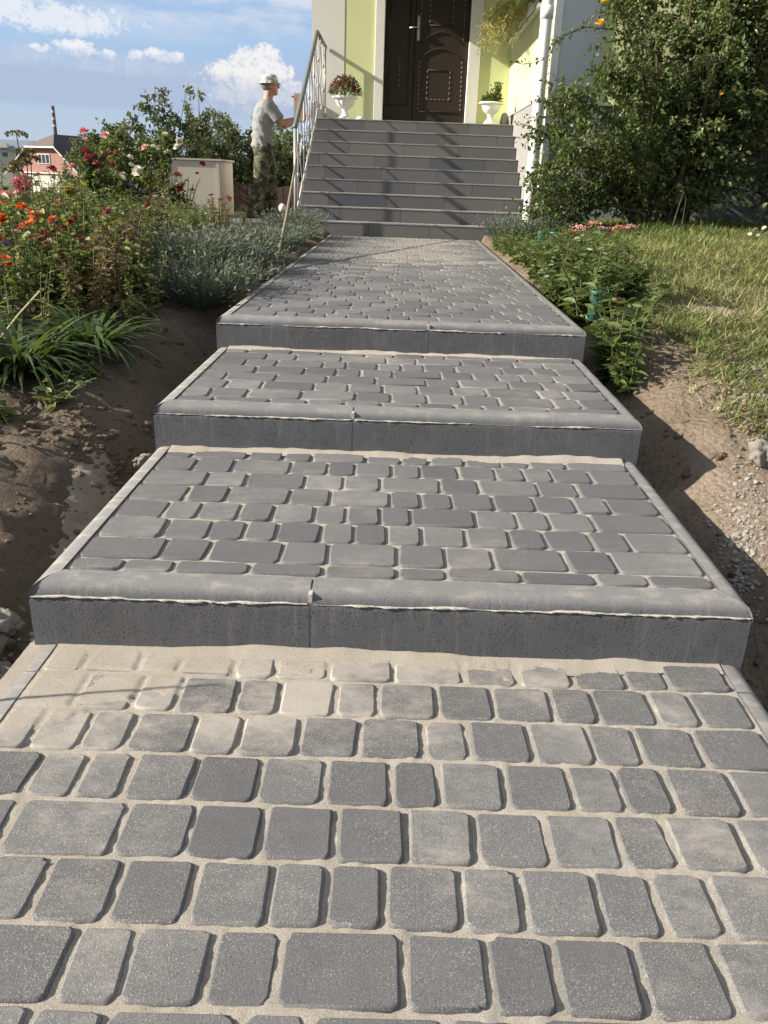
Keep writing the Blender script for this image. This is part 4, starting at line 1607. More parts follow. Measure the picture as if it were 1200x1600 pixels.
PX, PY, PZ = -1.84, 11.42, 0.394
man = empty('person', (PX, PY, PZ), 0.30)
man.scale = (1.03, 1.03, 0.95)
tag(man, 'man in pale bucket hat, grey t-shirt and camouflage trousers reaching towards the railing', 'person')
k = NM('tanned_skin')
k.base(k.mix(k.math('MULTIPLY', k.noise(k.coord(), 14, 3), 0.5), (0.42, 0.23, 0.155), (0.36, 0.16, 0.11))).rough(0.55, 0.4)
M_SKIN = k.m
k = NM('camouflage_cloth')
p_ = k.coord()
n1 = k.noise(k.mapping(p_, scale=(1, 1, 0.8)), 11, 3, 0.5)
n2 = k.noise(k.mapping(p_, loc=(3, 1, 7)), 15, 3, 0.5)
cc = k.mix(k.step(n1, 0.50, 0.53), (0.115, 0.106, 0.068), (0.045, 0.05, 0.03))
cc = k.mix(k.step(n2, 0.55, 0.58), cc, (0.035, 0.032, 0.025))
cc = k.mix(k.step(k.noise(k.mapping(p_, loc=(9, 4, 2)), 13, 3), 0.60, 0.63), cc, (0.19, 0.178, 0.13))
k.base(cc).rough(0.9, 0.15)
k.bump(k.noise(p_, 26, 4), 0.02, 0.5)
M_CAMO = k.m
k = NM('grey_jersey')
p_ = k.coord()
k.base(k.mix(k.math('MULTIPLY', k.noise(p_, 9, 4), 0.4), (0.25, 0.25, 0.245), (0.18, 0.18, 0.178))).rough(0.95, 0.1)
k.bump(k.noise(k.mapping(p_, scale=(1, 1, 0.45)), 17, 4, 0.55), 0.03, 0.6)
M_SHIRT = k.m
k = NM('hat_cloth')
p_ = k.coord()
k.base(k.mix(k.step(k.noise(p_, 26, 3), 0.52, 0.58), (0.48, 0.49, 0.48), (0.20, 0.22, 0.21))).rough(0.95, 0.1)
M_HAT = k.m
M_BOOT = m_plain('dark_boot', (0.035, 0.03, 0.025), 0.7, 0.3)

hipL, hipR = (0.02, 0.095, 0.90), (0.0, -0.095, 0.90)
knL, knR = (0.10, 0.11, 0.49), (-0.055, -0.11, 0.49)
anL, anR = (0.09, 0.115, 0.09), (-0.145, -0.115, 0.09)
shL, shR = (0.055, 0.185, 1.395), (0.045, -0.185, 1.395)
elL, elR = (0.25, 0.20, 1.20), (0.225, -0.215, 1.155)
wrL, wrR = (0.46, 0.12, 1.27), (0.452, -0.125, 1.245)
body = MB()
superloft(body, [((0.0, 0, 0.86), 0.15, 0.095), ((0.0, 0, 0.98), 0.16, 0.10), ((0.01, 0, 1.12), 0.155, 0.098), ((0.025, 0, 1.27), 0.18, 0.11), ((0.04, 0, 1.38), 0.185, 0.10), ((0.055, 0, 1.44), 0.12, 0.08), ((0.065, 0, 1.47), 0.06, 0.06)])
body.tube([(0.06, 0, 1.42), (0.078, 0, 1.50), (0.09, 0, 1.57)], [0.066, 0.058, 0.058], 14)
for h, kn, an in ((hipL, knL, anL), (hipR, knR, anR)):
    body.tube([h, lerp(h, kn, 0.4), kn, lerp(kn, an, 0.35), an], [0.09, 0.082, 0.058, 0.06, 0.042], 12)
    body.tube([(an[0]-0.05, an[1], 0.05), (an[0]+0.06, an[1], 0.045), (an[0]+0.16, an[1], 0.03)], [0.04, 0.042, 0.03], 10)
for s, e, w in ((shL, elL, wrL), (shR, elR, wrR)):
    body.tube([lerp(s, e, -0.12), s, lerp(s, e, 0.5), e], [0.05, 0.058, 0.05, 0.041], 12)
    body.tube([e, lerp(e, w, 0.35), lerp(e, w, 0.8), w], [0.041, 0.043, 0.032, 0.027], 12)
    # palm
    d = np.array(w)-np.array(e); d /= np.linalg.norm(d)
    w = np.array(w)
    body.tube([w, w+d*0.035, w+d*0.085], [0.027, 0.036, 0.034], 10)
    for f in range(4):
        o_ = np.array([0, 0, 0.026-0.0175*f])
        l_ = (0.068, 0.078, 0.072, 0.058)[f]
        sd = -1 if w[1] > 0 else 1
        b0 = w+d*0.08+o_
        body.tube([b0-d*0.02, b0+d*l_*0.45, b0+d*l_*0.8+np.array([0, 0.018*sd, -0.006]), b0+d*l_*0.95+np.array([0, 0.035*sd, -0.01])], [0.0095, 0.009, 0.0085, 0.007], 7)
    sd = -1 if w[1] > 0 else 1
    body.tube([w+d*0.02+np.array([0, 0, 0.02]), w+d*0.055+np.array([0, 0.015*sd, 0.045]), w+d*0.085+np.array([0, 0.03*sd, 0.05])], [0.012, 0.011, 0.008], 7)
# head: skull, jaw, nose, ears, turned to the work
hc = np.array([0.10, 0, 1.635])


def ell(mb, c, r, seg=16, rings=12):
    V = []
    for i in range(rings+1):
        th = math.pi*i/rings
        for k in range(seg):
            a = 2*math.pi*k/seg
            V.append((c[0]+r[0]*math.sin(th)*math.cos(a), c[1]+r[1]*math.sin(th)*math.sin(a), c[2]+r[2]*math.cos(th)))
    return mb.add(V, [(i*seg+k, (i+1)*seg+k, (i+1)*seg+(k+1) % seg, i*seg+(k+1) % seg) for i in range(rings) for k in range(seg)])


ell(body, hc+np.array([-0.005, 0, 0.02]), (0.098, 0.078, 0.10))
ell(body, hc+np.array([0.030, 0, -0.055]), (0.062, 0.056, 0.068))
ell(body, hc+np.array([0.070, 0, -0.092]), (0.024, 0.03, 0.022))
body.tube([hc+np.array([0.088, 0, 0.02]), hc+np.array([0.112, 0, -0.018]), hc+np.array([0.102, 0, -0.034])], [0.009, 0.016, 0.012], 8)
ell(body, hc+np.array([0.084, 0, -0.056]), (0.013, 0.026, 0.008))
ell(body, hc+np.array([0.083, 0, -0.070]), (0.012, 0.023, 0.008))
ell(body, hc+np.array([0.086, 0.0, 0.028]), (0.012, 0.055, 0.009))
for s in (-1, 1):
    ell(body, hc+np.array([-0.008, 0.080*s, -0.012]), (0.022, 0.010, 0.032))
fuse(body, 'body', 0.0075, 3, M_SKIN, man)
eyes = MB()
for s in (-1, 1):
    ell(eyes, hc+np.array([0.079, 0.031*s, 0.006]), (0.0115, 0.0125, 0.008), 10, 8)
eyes.build('eyes', m_plain('eye', (0.12, 0.09, 0.07), 0.2, 0.6), man, smooth=True)
hair = MB()
ell(hair, hc+np.array([-0.022, 0, 0.0]), (0.088, 0.081, 0.075))
hair.build('hair', m_plain('short_grey_hair', (0.19, 0.16, 0.14), 0.9, 0.2, nscale=90, namt=0.5), man, smooth=True)
sh = MB()
superloft(sh, [((-0.005, 0, 0.88), 0.178, 0.125), ((-0.008, 0, 0.98), 0.185, 0.128), ((0.0, 0, 1.10), 0.180, 0.125), ((0.015, 0, 1.25), 0.200, 0.133), ((0.032, 0, 1.36), 0.205, 0.125), ((0.045, 0, 1.42), 0.17, 0.10), ((0.058, 0, 1.462), 0.085, 0.078)], 28)
for s, e in ((shL, elL), (shR, elR)):
    sh.tube([lerp(s, e, -0.2), s, lerp(s, e, 0.4), lerp(s, e, 0.72)], [0.06, 0.078, 0.074, 0.076], 16)


def folds(co):
    return 0.013*np.sin(co[:, 2]*52+co[:, 0]*34+9*vnoise(co[:, 0]*9+5, co[:, 2]*7))*sst(1.40, 0.98, co[:, 2])*(0.4+vnoise(co[:, 0]*8, co[:, 2]*8+3))+0.010*(vnoise(co[:, 1]*30+9, co[:, 2]*24)-0.5)


fuse(sh, 't_shirt', 0.009, 3, M_SHIRT, man, folds)
tr = MB()
superloft(tr, [((0.0, 0, 0.80), 0.165, 0.118), ((0.0, 0, 0.90), 0.172, 0.12), ((0.0, 0, 0.97), 0.165, 0.112)], 24)
for h, kn, an in ((hipL, knL, anL), (hipR, knR, anR)):
    tr.tube([(h[0], h[1], 0.90), lerp(h, kn, 0.35), kn, lerp(kn, an, 0.5), (an[0]+0.005, an[1], 0.075)], [0.098, 0.112, 0.094, 0.092, 0.080], 18)


def tfolds(co):
    return 0.012*np.sin(co[:, 2]*38+8*vnoise(co[:, 0]*8+3, co[:, 2]*6+1))*sst(0.9, 0.3, co[:, 2])+0.008*(vnoise(co[:, 1]*22, co[:, 2]*20+4)-0.5)


fuse(tr, 'trousers', 0.010, 3, M_CAMO, man, tfolds)
hat = MB()
hat.lathe([(0.0, 0.112), (0.045, 0.110), (0.080, 0.100), (0.095, 0.078), (0.101, 0.045), (0.104, 0.028), (0.134, -0.002), (0.135, -0.007), (0.104, 0.018), (0.098, 0.04)], 28, c=(hc[0]-0.004, 0, hc[2]+0.022))
hat.build('hat', M_HAT, man, smooth=True)
for an in (anL, anR):
    b = MB()
    superloft(b, [((an[0]+0.05, an[1], 0.0), 0.050, 0.145), ((an[0]+0.05, an[1], 0.03), 0.052, 0.148), ((an[0]+0.035, an[1], 0.07), 0.05, 0.12), ((an[0]-0.005, an[1], 0.10), 0.05, 0.065), ((an[0]-0.005, an[1], 0.16), 0.05, 0.058)], 18)
    b.build('boot', M_BOOT, man, smooth=True)
# what he works on: tan carton held against the railing
bx = empty('carton', (-1.415, 11.46, 1.63), 0.1)
tag(bx, 'tan open carton held in the hands of the man beside the railing', 'box')
M_CARD = m_plain('tan_cardboard', (0.62, 0.43, 0.28), 0.9, 0.2, nscale=9, namt=0.25)
mb = MB()
for a in ((-0.03, -0.024, -0.09, 0.09, -0.08, 0.22), (0.105, 0.111, -0.09, 0.09, -0.08, 0.14), (-0.024, 0.105, -0.09, -0.084, -0.08, 0.235), (-0.024, 0.105, 0.084, 0.09, -0.08, 0.18), (-0.024, 0.105, -0.084, 0.084, -0.08, -0.074)):
    mb.box(*a)
mb.build('carton_walls', M_CARD, bx)
MB().box(-0.06, -0.03, -0.088, 0.088, 0.20, 0.206).build('flap', M_CARD, bx)

# ------------------------------------------------------------------ paving where he stands, with its own small stones
t = empty('side_path', (0, 0, 0))
tag(t, 'strip of grey paving beside the stairs under the man', kind='structure')
MB().box(-3.4, -1.09, 9.2, 12.4, 0.15, 0.384).build('sand_bed', M_SAND, t)
mb = MB()
y = 9.22
while y < 12.3:
    x = -3.4+random.random()*0.08
    while x < -1.14:
        w = random.choice((0.0885, 0.1176, 0.1765))
        mb.box(x, min(x+w-0.008, -1.092), y, y+0.1096, 0.34, 0.391+random.uniform(0, 0.003))
        x += w
    y += 0.1176
tag(mb.build('paving_stones', M_PAVER, t), kind='stuff')

# leaning cane, white globe
p0, p1 = at(432, 412, z=0.43), at(466, 222, Y=8.28)
cn = MB().tube([tuple(p0+(p1-p0)*-0.05), tuple(p0+(p1-p0)*0.3+np.array([0.008, 0, -0.01])), tuple(p0+(p1-p0)*0.7+np.array([0.008, 0, -0.012])), tuple(p1)], [0.011, 0.0105, 0.009, 0.008], 7).build('garden_cane', m_plain('grey_brown_cane', (0.20, 0.17, 0.11), 0.8, 0.3), None, smooth=True)
tag(cn, 'long thin brown cane leaning from the lavender against the railing post', 'cane')
q = at(441, 325, Y=8.62)
t = empty('globe_light', (q[0], q[1], 0.45))
tag(t, 'small white globe on a thin stem above the lavender at the foot of the stairs', 'garden light')
g = MB(); ell(g, (0, 0, q[2]-0.45), (0.036, 0.036, 0.042), 14, 10)
g.build('globe', M_URN, t, smooth=True)
MB().tube([(0, 0, -0.05), (0, 0, q[2]-0.48)], 0.006, 6).build('stem', M_RAILS, t)

# ------------------------------------------------------------------ distance: houses, chimney, box, fence, shrubs
M_PINK = m_plain('pink_wall', (0.33, 0.185, 0.16), 0.9, 0.2, nscale=0.7, namt=0.15)
M_PALE = m_plain('pale_wall', (0.50, 0.48, 0.42), 0.9, 0.2, nscale=0.4, namt=0.15)
M_BLUER = m_plain('blue_grey_roof', (0.16, 0.20, 0.23), 0.8, 0.3, nscale=0.6, namt=0.3)
M_BROWNR = m_plain('brown_roof', (0.15, 0.115, 0.105), 0.8, 0.3, nscale=1.0, namt=0.3)
M_DKR = m_plain('dark_roof', (0.052, 0.045, 0.05), 0.8, 0.3, nscale=1.0, namt=0.3)
M_FASC = m_plain('white_fascia', (0.72, 0.70, 0.66), 0.7, 0.3)

# pink gabled house with clipped ridge, about 120 m off
c0 = at(70, 258, Y=120)
t = empty('pink_house', (float(c0[0]), 120.0, -2.6), math.radians(-24))
tag(t, 'far pink house with a dark half-hipped roof and white barge boards', 'house')
zz = lambda v: float(at(70, v, Y=120)[2])+2.6
z_top, z_eave, z_foot = zz(208.5), zz(227.5), zz(271)
hw = 6.6
we = 2.4
DP = 12.0


def poly(name, V, F, m, parent):
    me = bpy.data.meshes.new(name)
    me.from_pydata(V, [], F)
    me.materials.append(m)
    o = bpy.data.objects.new(name, me)
    COL.objects.link(o)
    o.parent = parent
    return o


wl_ = hw-0.5
poly('wall', [(-wl_, 0, 0), (wl_, 0, 0), (wl_, 0, z_foot-0.15), (we, 0, z_eave-0.15), (-we, 0, z_eave-0.15), (-wl_, 0, z_foot-0.15),
              (-wl_, DP, 0), (wl_, DP, 0), (wl_, DP, z_foot-0.15), (we, DP, z_eave-0.15), (-we, DP, z_eave-0.15), (-wl_, DP, z_foot-0.15)],
     [(0, 1, 2, 3, 4, 5), (11, 10, 9, 8, 7, 6), (1, 7, 8, 2), (6, 0, 5, 11)], M_PINK, t)
r0 = -0.5
rf = poly('roof', [(hw, r0, z_foot), (we, r0, z_eave), (0, 2.2, z_top), (0, DP-1.5, z_top), (we, DP+0.5, z_eave), (hw, DP+0.5, z_foot),
                   (-hw, r0, z_foot), (-we, r0, z_eave), (-we, DP+0.5, z_eave), (-hw, DP+0.5, z_foot)],
          [(0, 5, 4, 3, 2, 1), (6, 7, 2, 3, 8, 9)], M_DKR, t)
poly('hip_roof', [(-we-0.2, r0-0.15, z_eave-0.1), (we+0.2, r0-0.15, z_eave-0.1), (0, 2.2, z_top+0.02)], [(0, 1, 2)], M_BROWNR, t)
MB().box(-we-0.3, we+0.3, r0-0.2, r0-0.02, z_eave-0.30, z_eave-0.10).build('fascia', M_FASC, t)
for s in (-1, 1):
    MB().tube([(s*we, r0-0.12, z_eave-0.1), (s*hw*1.06, r0-0.12, z_foot-0.3)], 0.08, 6).build('barge_board', M_FASC, t)
w_ = MB().box(-1.1, 1.1, -0.10, 0.02, zz(256), zz(240.5)).build('window', M_FASC, t)
for s in (-1, 0, 1):
    MB().box(s*0.7-0.28, s*0.7+0.28, -0.13, -0.105, zz(255), zz(241.5)).build('pane', M_GLASS, w_)
MB().box(-4.5, 4.5, -0.35, 0.0, zz(271), zz(269.5)).build('balcony_edge', M_FASC, t)
MB().box(-5, 5, -0.9, 0.02, 0.0, zz(274)).build('porch', M_PALE, t)

# pale long building to its left, striped works chimney behind
c0 = at(8, 240, Y=170)
t = empty('pale_building', (float(c0[0]), 170.0, -3.0), math.radians(6))
tag(t, 'far pale long building with a blue-grey roof at the left edge', 'building')
zb2 = lambda v: float(at(10, v, Y=170)[2])+3.0
MB().box(-16, 4.4, 0, 12, 0, zb2(232)).build('wall', M_PALE, t)
poly('roof', [(-16.5, -0.6, zb2(233)), (4.9, -0.6, zb2(233)), (4.2, 5, zb2(217)), (-16.5, 5, zb2(217)), (4.9, 12.5, zb2(233)), (-16.5, 12.5, zb2(233))], [(0, 1, 2, 3), (3, 2, 4, 5), (1, 4, 2)], M_BLUER, t)
MB().box(-0.9, 0.6, -0.55, 1.4, zb2(231), zb2(224)).build('roof_window', M_FASC, t)
for x in (-12, -9, -6, -3, 0, 2.6):
    b = MB().box(x-0.7, x+0.7, -0.08, 0.02, zb2(246), zb2(237)).build('window', M_FASC, t)
    MB().box(x-0.55, x+0.55, -0.11, -0.085, zb2(245), zb2(238)).build('pane', M_GLASS, b)
c0 = at(87, 212, Y=420)
t = empty('works_chimney', (float(c0[0]), 420.0, -3.0))
tag(t, 'tall thin banded factory chimney rising behind the pink house', 'chimney')
zt = float(at(86, 165.5, Y=420)[2])+3
M_CH1 = m_plain('chimney_brick', (0.13, 0.10, 0.10), 0.9, 0.2)
M_CH2 = m_plain('chimney_pale_band', (0.42, 0.40, 0.40), 0.9, 0.2)
MB().lathe([(1.15, 0), (0.85, zt*0.62), (0.7, zt), (0.0, zt)], 14).build('shaft', M_CH1, t)
for a in (0.70, 0.80, 0.90):
    MB().lathe([(0.86, zt*a), (0.84, zt*(a+0.035))], 14).build('band', M_CH2, t)

# beige garden box
M_BEIGE = m_plain('beige_panel', (0.46, 0.41, 0.33), 0.75, 0.3, nscale=3, namt=0.25)
q0, q1, q2 = at(262, 310, Y=11.0), at(345, 310, Y=11.0), at(345, 249, Y=11.0)
t = empty('storage_box', (float(q0[0]), 11.0, 0.33), math.radians(3))
tag(t, 'beige metal storage box half hidden by roses in front of dark shrubs', 'box')
W_, H_ = float(q1[0]-q0[0]), float(q2[2])-0.33-0.02
MB().box(0, W_, 0, 1.1, 0, H_, b=0.01).build('box_body', M_BEIGE, t)
MB().box(-0.025, W_+0.025, -0.02, 1.12, H_+0.001, H_+0.022).build('lid', M_BEIGE, t)
for x in (0.03, W_-0.03):
    MB().box(x-0.02, x+0.02, -0.012, -0.001, 0.02, H_-0.01).build('rib', M_BEIGE, t)

# low dark board fence behind the man
M_FENCE = m_plain('weathered_board', (0.085, 0.058, 0.045), 0.9, 0.2, nscale=6, namt=0.5)
t = empty('board_fence', (-3.2, 13.5, 0.34))
tag(t, 'low dark brown board fence behind the man at the foot of the shrubs', 'fence')
MB().box(0, 2.3, 0.021, 0.05, 0.12, 0.17).box(0, 2.3, 0.0215, 0.0505, 0.32, 0.37).build('fence_rails', M_FENCE, t)
x = 0.0
while x < 2.25:
    w = random.uniform(0.085, 0.11)
    MB().box(x, x+w, 0, 0.02, 0, 0.42+random.uniform(-.03, .03)).build('board', M_FENCE, t)
    x += w+0.012
t = empty('planter_box', (-1.42, 12.75, 0.36))
tag(t, 'reddish brown wooden crate between the man and the railing foot', 'crate')
M_CRATE = m_plain('reddish_board', (0.21, 0.125, 0.11), 0.9, 0.2, nscale=5, namt=0.4)
for i in range(4):
    MB().box(-0.17, 0.17, -0.012, 0.0, 0.12*i, 0.12*i+0.112).build('slat', M_CRATE, t)
    MB().box(0.160, 0.172, 0.001, 0.34, 0.12*i, 0.12*i+0.112).build('slat', M_CRATE, t)
MB().box(-0.17, 0.158, 0.002, 0.33, 0.0, 0.45).build('fill', M_POTSOIL, t)


def shrub(name, label, cat, group, base, spread, height, ncl, nleaf, ll, mat_l, seed, upright=0.7, nst=9, low=0.05, flowers=(), lw=0.5, yscale=0.8, extra=None):
    """stems that rise and part from the base; leaves sit in sprays along and at the end of twigs"""
    rg = np.random.default_rng(seed)
    t = empty(name, base)
    tag(t, label, cat, group)
    wood = PB()
    cl = []
    tips = []
    for i in range(nst):
        a = rg.random()*6.28
        rr = math.sqrt(rg.random())*spread
        top = np.array([rr*math.cos(a), rr*math.sin(a)*yscale, height*(rg.uniform(0.62, 1.0) if rr < spread*0.6 else rg.uniform(0.4, 0.85))])
        p0 = np.array([rg.normal(0, spread*0.10), rg.normal(0, spread*0.08), -0.05])
        mid = p0+(top-p0)*0.5
        mid[:2] = p0[:2]+(top[:2]-p0[:2])*(0.25+0.35*(1-upright))
        ts = np.linspace(0, 1, 7)
        path = [(1-s)**2*p0+2*s*(1-s)*mid+s*s*top for s in ts]
        path = [q+rg.normal(0, 0.012*spread, 3)*(0 < k < 7) for k, q in enumerate(path)]
        wood.tube(path, np.linspace(0.008+0.0035*height, 0.003, 7), 5, cap=False)
        tips.append((path, top))
    for c in range(ncl):
        path, top = tips[rg.integers(len(tips))]
        s = low+(1-low)*rg.random()**0.75
        f = s*6
        i = min(int(f), 5)
        q = path[i]+(path[i+1]-path[i])*(f-i)
        dirn = unit(rg.normal(0, 1, 3)*np.array([1, yscale, 0.35])+np.array([0, 0, upright*0.7]))
        ln = spread*rg.uniform(0.15, 0.6)*(1.15-s*0.75)
        e = q+dirn*ln+np.array([0, 0, -0.08*ln])
        wood.tube([q, (q+e)/2+np.array([0, 0, 0.04*ln]), e], [0.004, 0.003, 0.0015], 3, cap=False)
        cl.append((q, e))
    P, D = [], []
    for q, e in cl:
        n = nleaf
        s = rg.uniform(0.25, 1.08, n)
        pp = q[None]+(e-q)[None]*s[:, None]+rg.normal(0, ll*0.45, (n, 3))
        dd = unit(e-q)[None]*0.5+sph(n, rg)*0.9+np.array([0, 0, 0.05])
        P.append(pp); D.append(dd)
    P = np.concatenate(P); D = np.concatenate(D)
    n = len(P)
    L = ll*rg.uniform(0.6, 1.2, n)
    clr = np.repeat(rg.random(len(cl)), nleaf)
    rn = np.clip(0.55*rg.random(n)+0.5*clr-0.03, 0, 1)
    fo = PB().lv(leaves(P, D, L, L*lw, 0.14, 0.18, rn, None, rg))
    wood.build('stems', M_WOOD, t)
    fo.build('foliage', mat_l, t)
    for (fp, fr, kind, pet) in flowers:
        o = empty_flower(t, np.array(fp)-np.array(base), fr, kind, pet, rg)
    return t


_fl = {}


def empty_flower(parent, loc, r, kind, pet, rg):
    key = (kind, pet, int(rg.integers(3)))
    if key not in _fl:
        me = flower(PB(), (0, 0, 0), 1.0, kind, np.random.default_rng(abs(hash(kind)) % 7+len(_fl)), tilt=(0.0, -0.45, 0.9)).mesh('flower')
        me.materials.append(PET[pet]); me.materials.append(M_CENTRE)
        _fl[key] = me
    o = bpy.data.objects.new('flower', _fl[key])
    COL.objects.link(o)
    o.parent = parent
    o.location = tuple(loc)
    r = r*(0.92 if kind == 'rose' else 1.15)
    o.scale = (r, r, r)
    o.rotation_euler = (rg.normal(0, 0.3), rg.normal(0, 0.3), rg.random()*6.28 if kind != 'rose' else rg.normal(0, 0.6))
    return o


def gz(x, y):
    return float(ground_z(x, y))


FARG = 'dense shrubs behind the flower bed'
for i, (u, Y, sp, vt, ncl, lab) in enumerate([
        (200, 12.2, 0.48, 172, 150, 'bushy pale green shrub directly left of the tallest shrub'),
        (275, 12.8, 0.50, 122, 130, 'tallest loose shrub with thin leaning top shoots against the sky'),
        (318, 13.6, 0.34, 128, 70, 'slim upright shrub with two thin spires just right of the tallest shrub'),
        (345, 14.4, 0.50, 150, 120, 'dark upright shrub rising directly above the beige box'),
        (382, 15.0, 0.60, 165, 150, 'broad dark shrub at the back of the man'),
        (425, 15.2, 0.60, 175, 130, 'dark shrub hidden mostly behind the man'),
        (463, 14.6, 0.50, 182, 120, 'dark shrub filling the gap between the man and the railing')]):
    b = at(u, 300, Y=Y)
    ztop = float(at(u, vt, Y=Y)[2])
    bz = gz(b[0], Y)
    shrub('garden_shrub', lab, 'shrub', FARG, (float(b[0]), Y, bz), sp, ztop-bz, int(ncl*1.5), 26, 0.07, ML_FAR, 40+i, 0.9, 13, 0.02)
# a low hedge line further back so that no bare field shows between them
for i, u in enumerate((150, 240, 330, 410, 480)):
    b = at(u, 300, Y=18.5+0.4*(i % 2))
    shrub('hedge_shrub', ('low hedge bush behind the white roses', 'low hedge bush behind the tallest shrub', 'low hedge bush far behind the beige box', 'low hedge bush far behind the man', 'low hedge bush far behind the railing')[i],
          'shrub', 'hedge bushes at the back', (float(b[0]), 18.5, 0.3), 0.95, 1.15, 90, 24, 0.10, ML_FAR, 60+i, 0.6, 10, 0.02)

# ------------------------------------------------------------------ large shrubs at the house wall, right
fl = []
for (u, v, r) in ((941, 6, 0.052), (938, 38, 0.050), (1128, 148, 0.02), (968, 70, 0.016)):
    fl.append((tuple(at(u, v, Y=7.55 if u < 1000 else 7.0)), r, 'rose', 'yellow'))
bB = (2.42, 7.85, gz(2.42, 7.85))
tall = shrub('tall_rose_shrub', 'tall dense dark green rose shrub against the house wall with two yellow blooms', 'shrub', None, bB, 1.02, 2.65, 900, 34, 0.052, ML_DARK, 17, 0.5, 24, 0.05, fl, 0.58, 0.62)
bA = (2.02, 7.62, gz(2.02, 7.62))
low = shrub('arching_rose_bush', 'lower arching rose bush in front of the downpipe and dark plinth', 'shrub', None, bA, 0.60, 1.08, 40, 20, 0.05, ML_MID, 8, 0.35, 5, 0.3, (), 0.58, 0.6)
# its arching canes: built along measured arcs, bare below and leafy outside
rg = np.random.default_rng(77)
canes = [[(1047, 350), (1010, 335), (960, 322), (930, 322), (895, 338), (868, 352)],
         [(1045, 348), (1000, 300), (940, 265), (890, 255), (850, 270), (832, 300)],
         [(1042, 345), (985, 270), (930, 205), (885, 170), (865, 160)],
         [(1050, 345), (1010, 250), (960, 190), (915, 160), (890, 150)],
         [(1048, 348), (990, 290), (930, 240), (870, 215), (845, 205)],
         [(1046, 350), (985, 310), (915, 290), (860, 300), (838, 330)],
         [(1052, 348), (1020, 230), (985, 150), (960, 120), (945, 118)],
         [(1075, 345), (1035, 210), (1000, 110), (975, 40), (965, 0)],
         [(1080, 345), (1050, 180), (1020, 80), (1000, 20), (985, -25)],
         [(1060, 345), (1000, 260), (960, 235), (920, 232), (880, 236)],
         [(1050, 345), (1005, 330), (950, 300), (905, 310), (868, 318)]]
wood, fol = PB(), PB()
for ci, cn_ in enumerate(canes):
    Yc = 7.62-0.25*rg.random()+0.35*(ci % 3)*0.5
    pts = [np.array(at(u, v, Y=Yc+0.12*i*(-1 if ci % 2 else 0.4))) for i, (u, v) in enumerate(cn_)]
    pts[0] = np.array([2.02+rg.normal(0, 0.05), 7.62, bA[2]-0.02])
    ts = np.linspace(0, len(pts)-1, 18)
    path = np.array([[np.interp(s, range(len(pts)), [p[k] for p in pts]) for k in range(3)] for s in ts])
    wood.tube(path, np.linspace(0.016 if ci < 2 else 0.010, 0.003, 18), 6, cap=False)
    for j in range(3 if ci else 9, 18):
        for _ in range(7):
            q = path[j]
            e = q+unit(rg.normal(0, 1, 3)*np.array([1, 0.8, 0.8])+np.array([-0.2, -0.2, 0.15]))*rg.uniform(0.06, 0.24)
            wood.tube([q, e], [0.003, 0.0012], 3, cap=False)
            n = 9
            s = rg.uniform(0.3, 1.1, n)
            pp = q[None]+(e-q)[None]*s[:, None]+rg.normal(0, 0.022, (n, 3))
            L = 0.045*rg.uniform(0.6, 1.15, n)
            fol.lv(leaves(pp, unit(e-q)[None]*0.4+sph(n, rg), L, L*0.58, 0.14, 0.15, np.clip(rg.random(n)*0.6+0.35*rg.random(), 0, 1), None, rg))
build_at(wood, 'arching_canes', M_WOOD, low)
build_at(fol, 'arching_foliage', ML_MID, low)
# sprig of the tall shrub that reaches out across the pipe
wood, fol = PB(), PB()
for pts in ([(1005, 62), (960, 46), (915, 42), (882, 55), (866, 70), (858, 88), (838, 98), (815, 100), (797, 96)], [(1000, 50), (975, 20), (955, 5), (945, -15)], [(1010, 70), (975, 62), (945, 66), (920, 80)]):
    path = np.array([at(u, v, Y=7.55+0.02*i) for i, (u, v) in enumerate(pts)])
    wood.tube(path, np.linspace(0.007, 0.0022, len(pts)), 5, cap=False)
    for j in range(len(path)-1):
        for s in (0.0, 0.33, 0.66):
            q = path[j]+(path[j+1]-path[j])*s
            n = 4 if j < 5 else 2
            L = 0.042*rg.uniform(0.7, 1.2, n)
            fol.lv(leaves(q+rg.normal(0, 0.012, (n, 3)), sph(n, rg)*np.array([1, 0.6, 1])+np.array([-0.3, 0, -0.1]), L, L*0.55, 0.12, 0.15, rg.random(n)*0.6, None, rg))
build_at(wood, 'sprig_stems', M_WOOD, tall)
build_at(fol, 'sprig_foliage', ML_DARK, tall)
# third shrub off to the right edge
bC = (3.35, 7.7, gz(3.35, 7.7))
shrub('broad_shrub', 'dark broad shrub cut by the right edge beside the tall rose shrub', 'shrub', None, bC, 0.95, 2.3, 420, 30, 0.055, ML_DARK, 21, 0.5, 13, 0.04, (), 0.55, 0.6)
# dry canes and straw under them
mb = PB()
for (a, b) in (((1005, 375), (1085, 350)), ((1105, 362), (1148, 408)), ((1095, 345), (1099, 372)), ((1140, 362), (1175, 366)), ((1062, 372), (1072, 310)), ((1048, 362), (1068, 300)), ((1168, 392), (1190, 382))):
    p0, p1 = at(*a, Y=7.25), at(*b, Y=7.35)
    mb.tube([p0, (p0+p1)/2+np.array([0, 0, 0.012]), p1], [0.006, 0.005, 0.003], 5)
    mb.r[-1][:] = random.uniform(0.3, 1)
tag(mb.build('dry_canes', M_STRAW), kind='stuff')

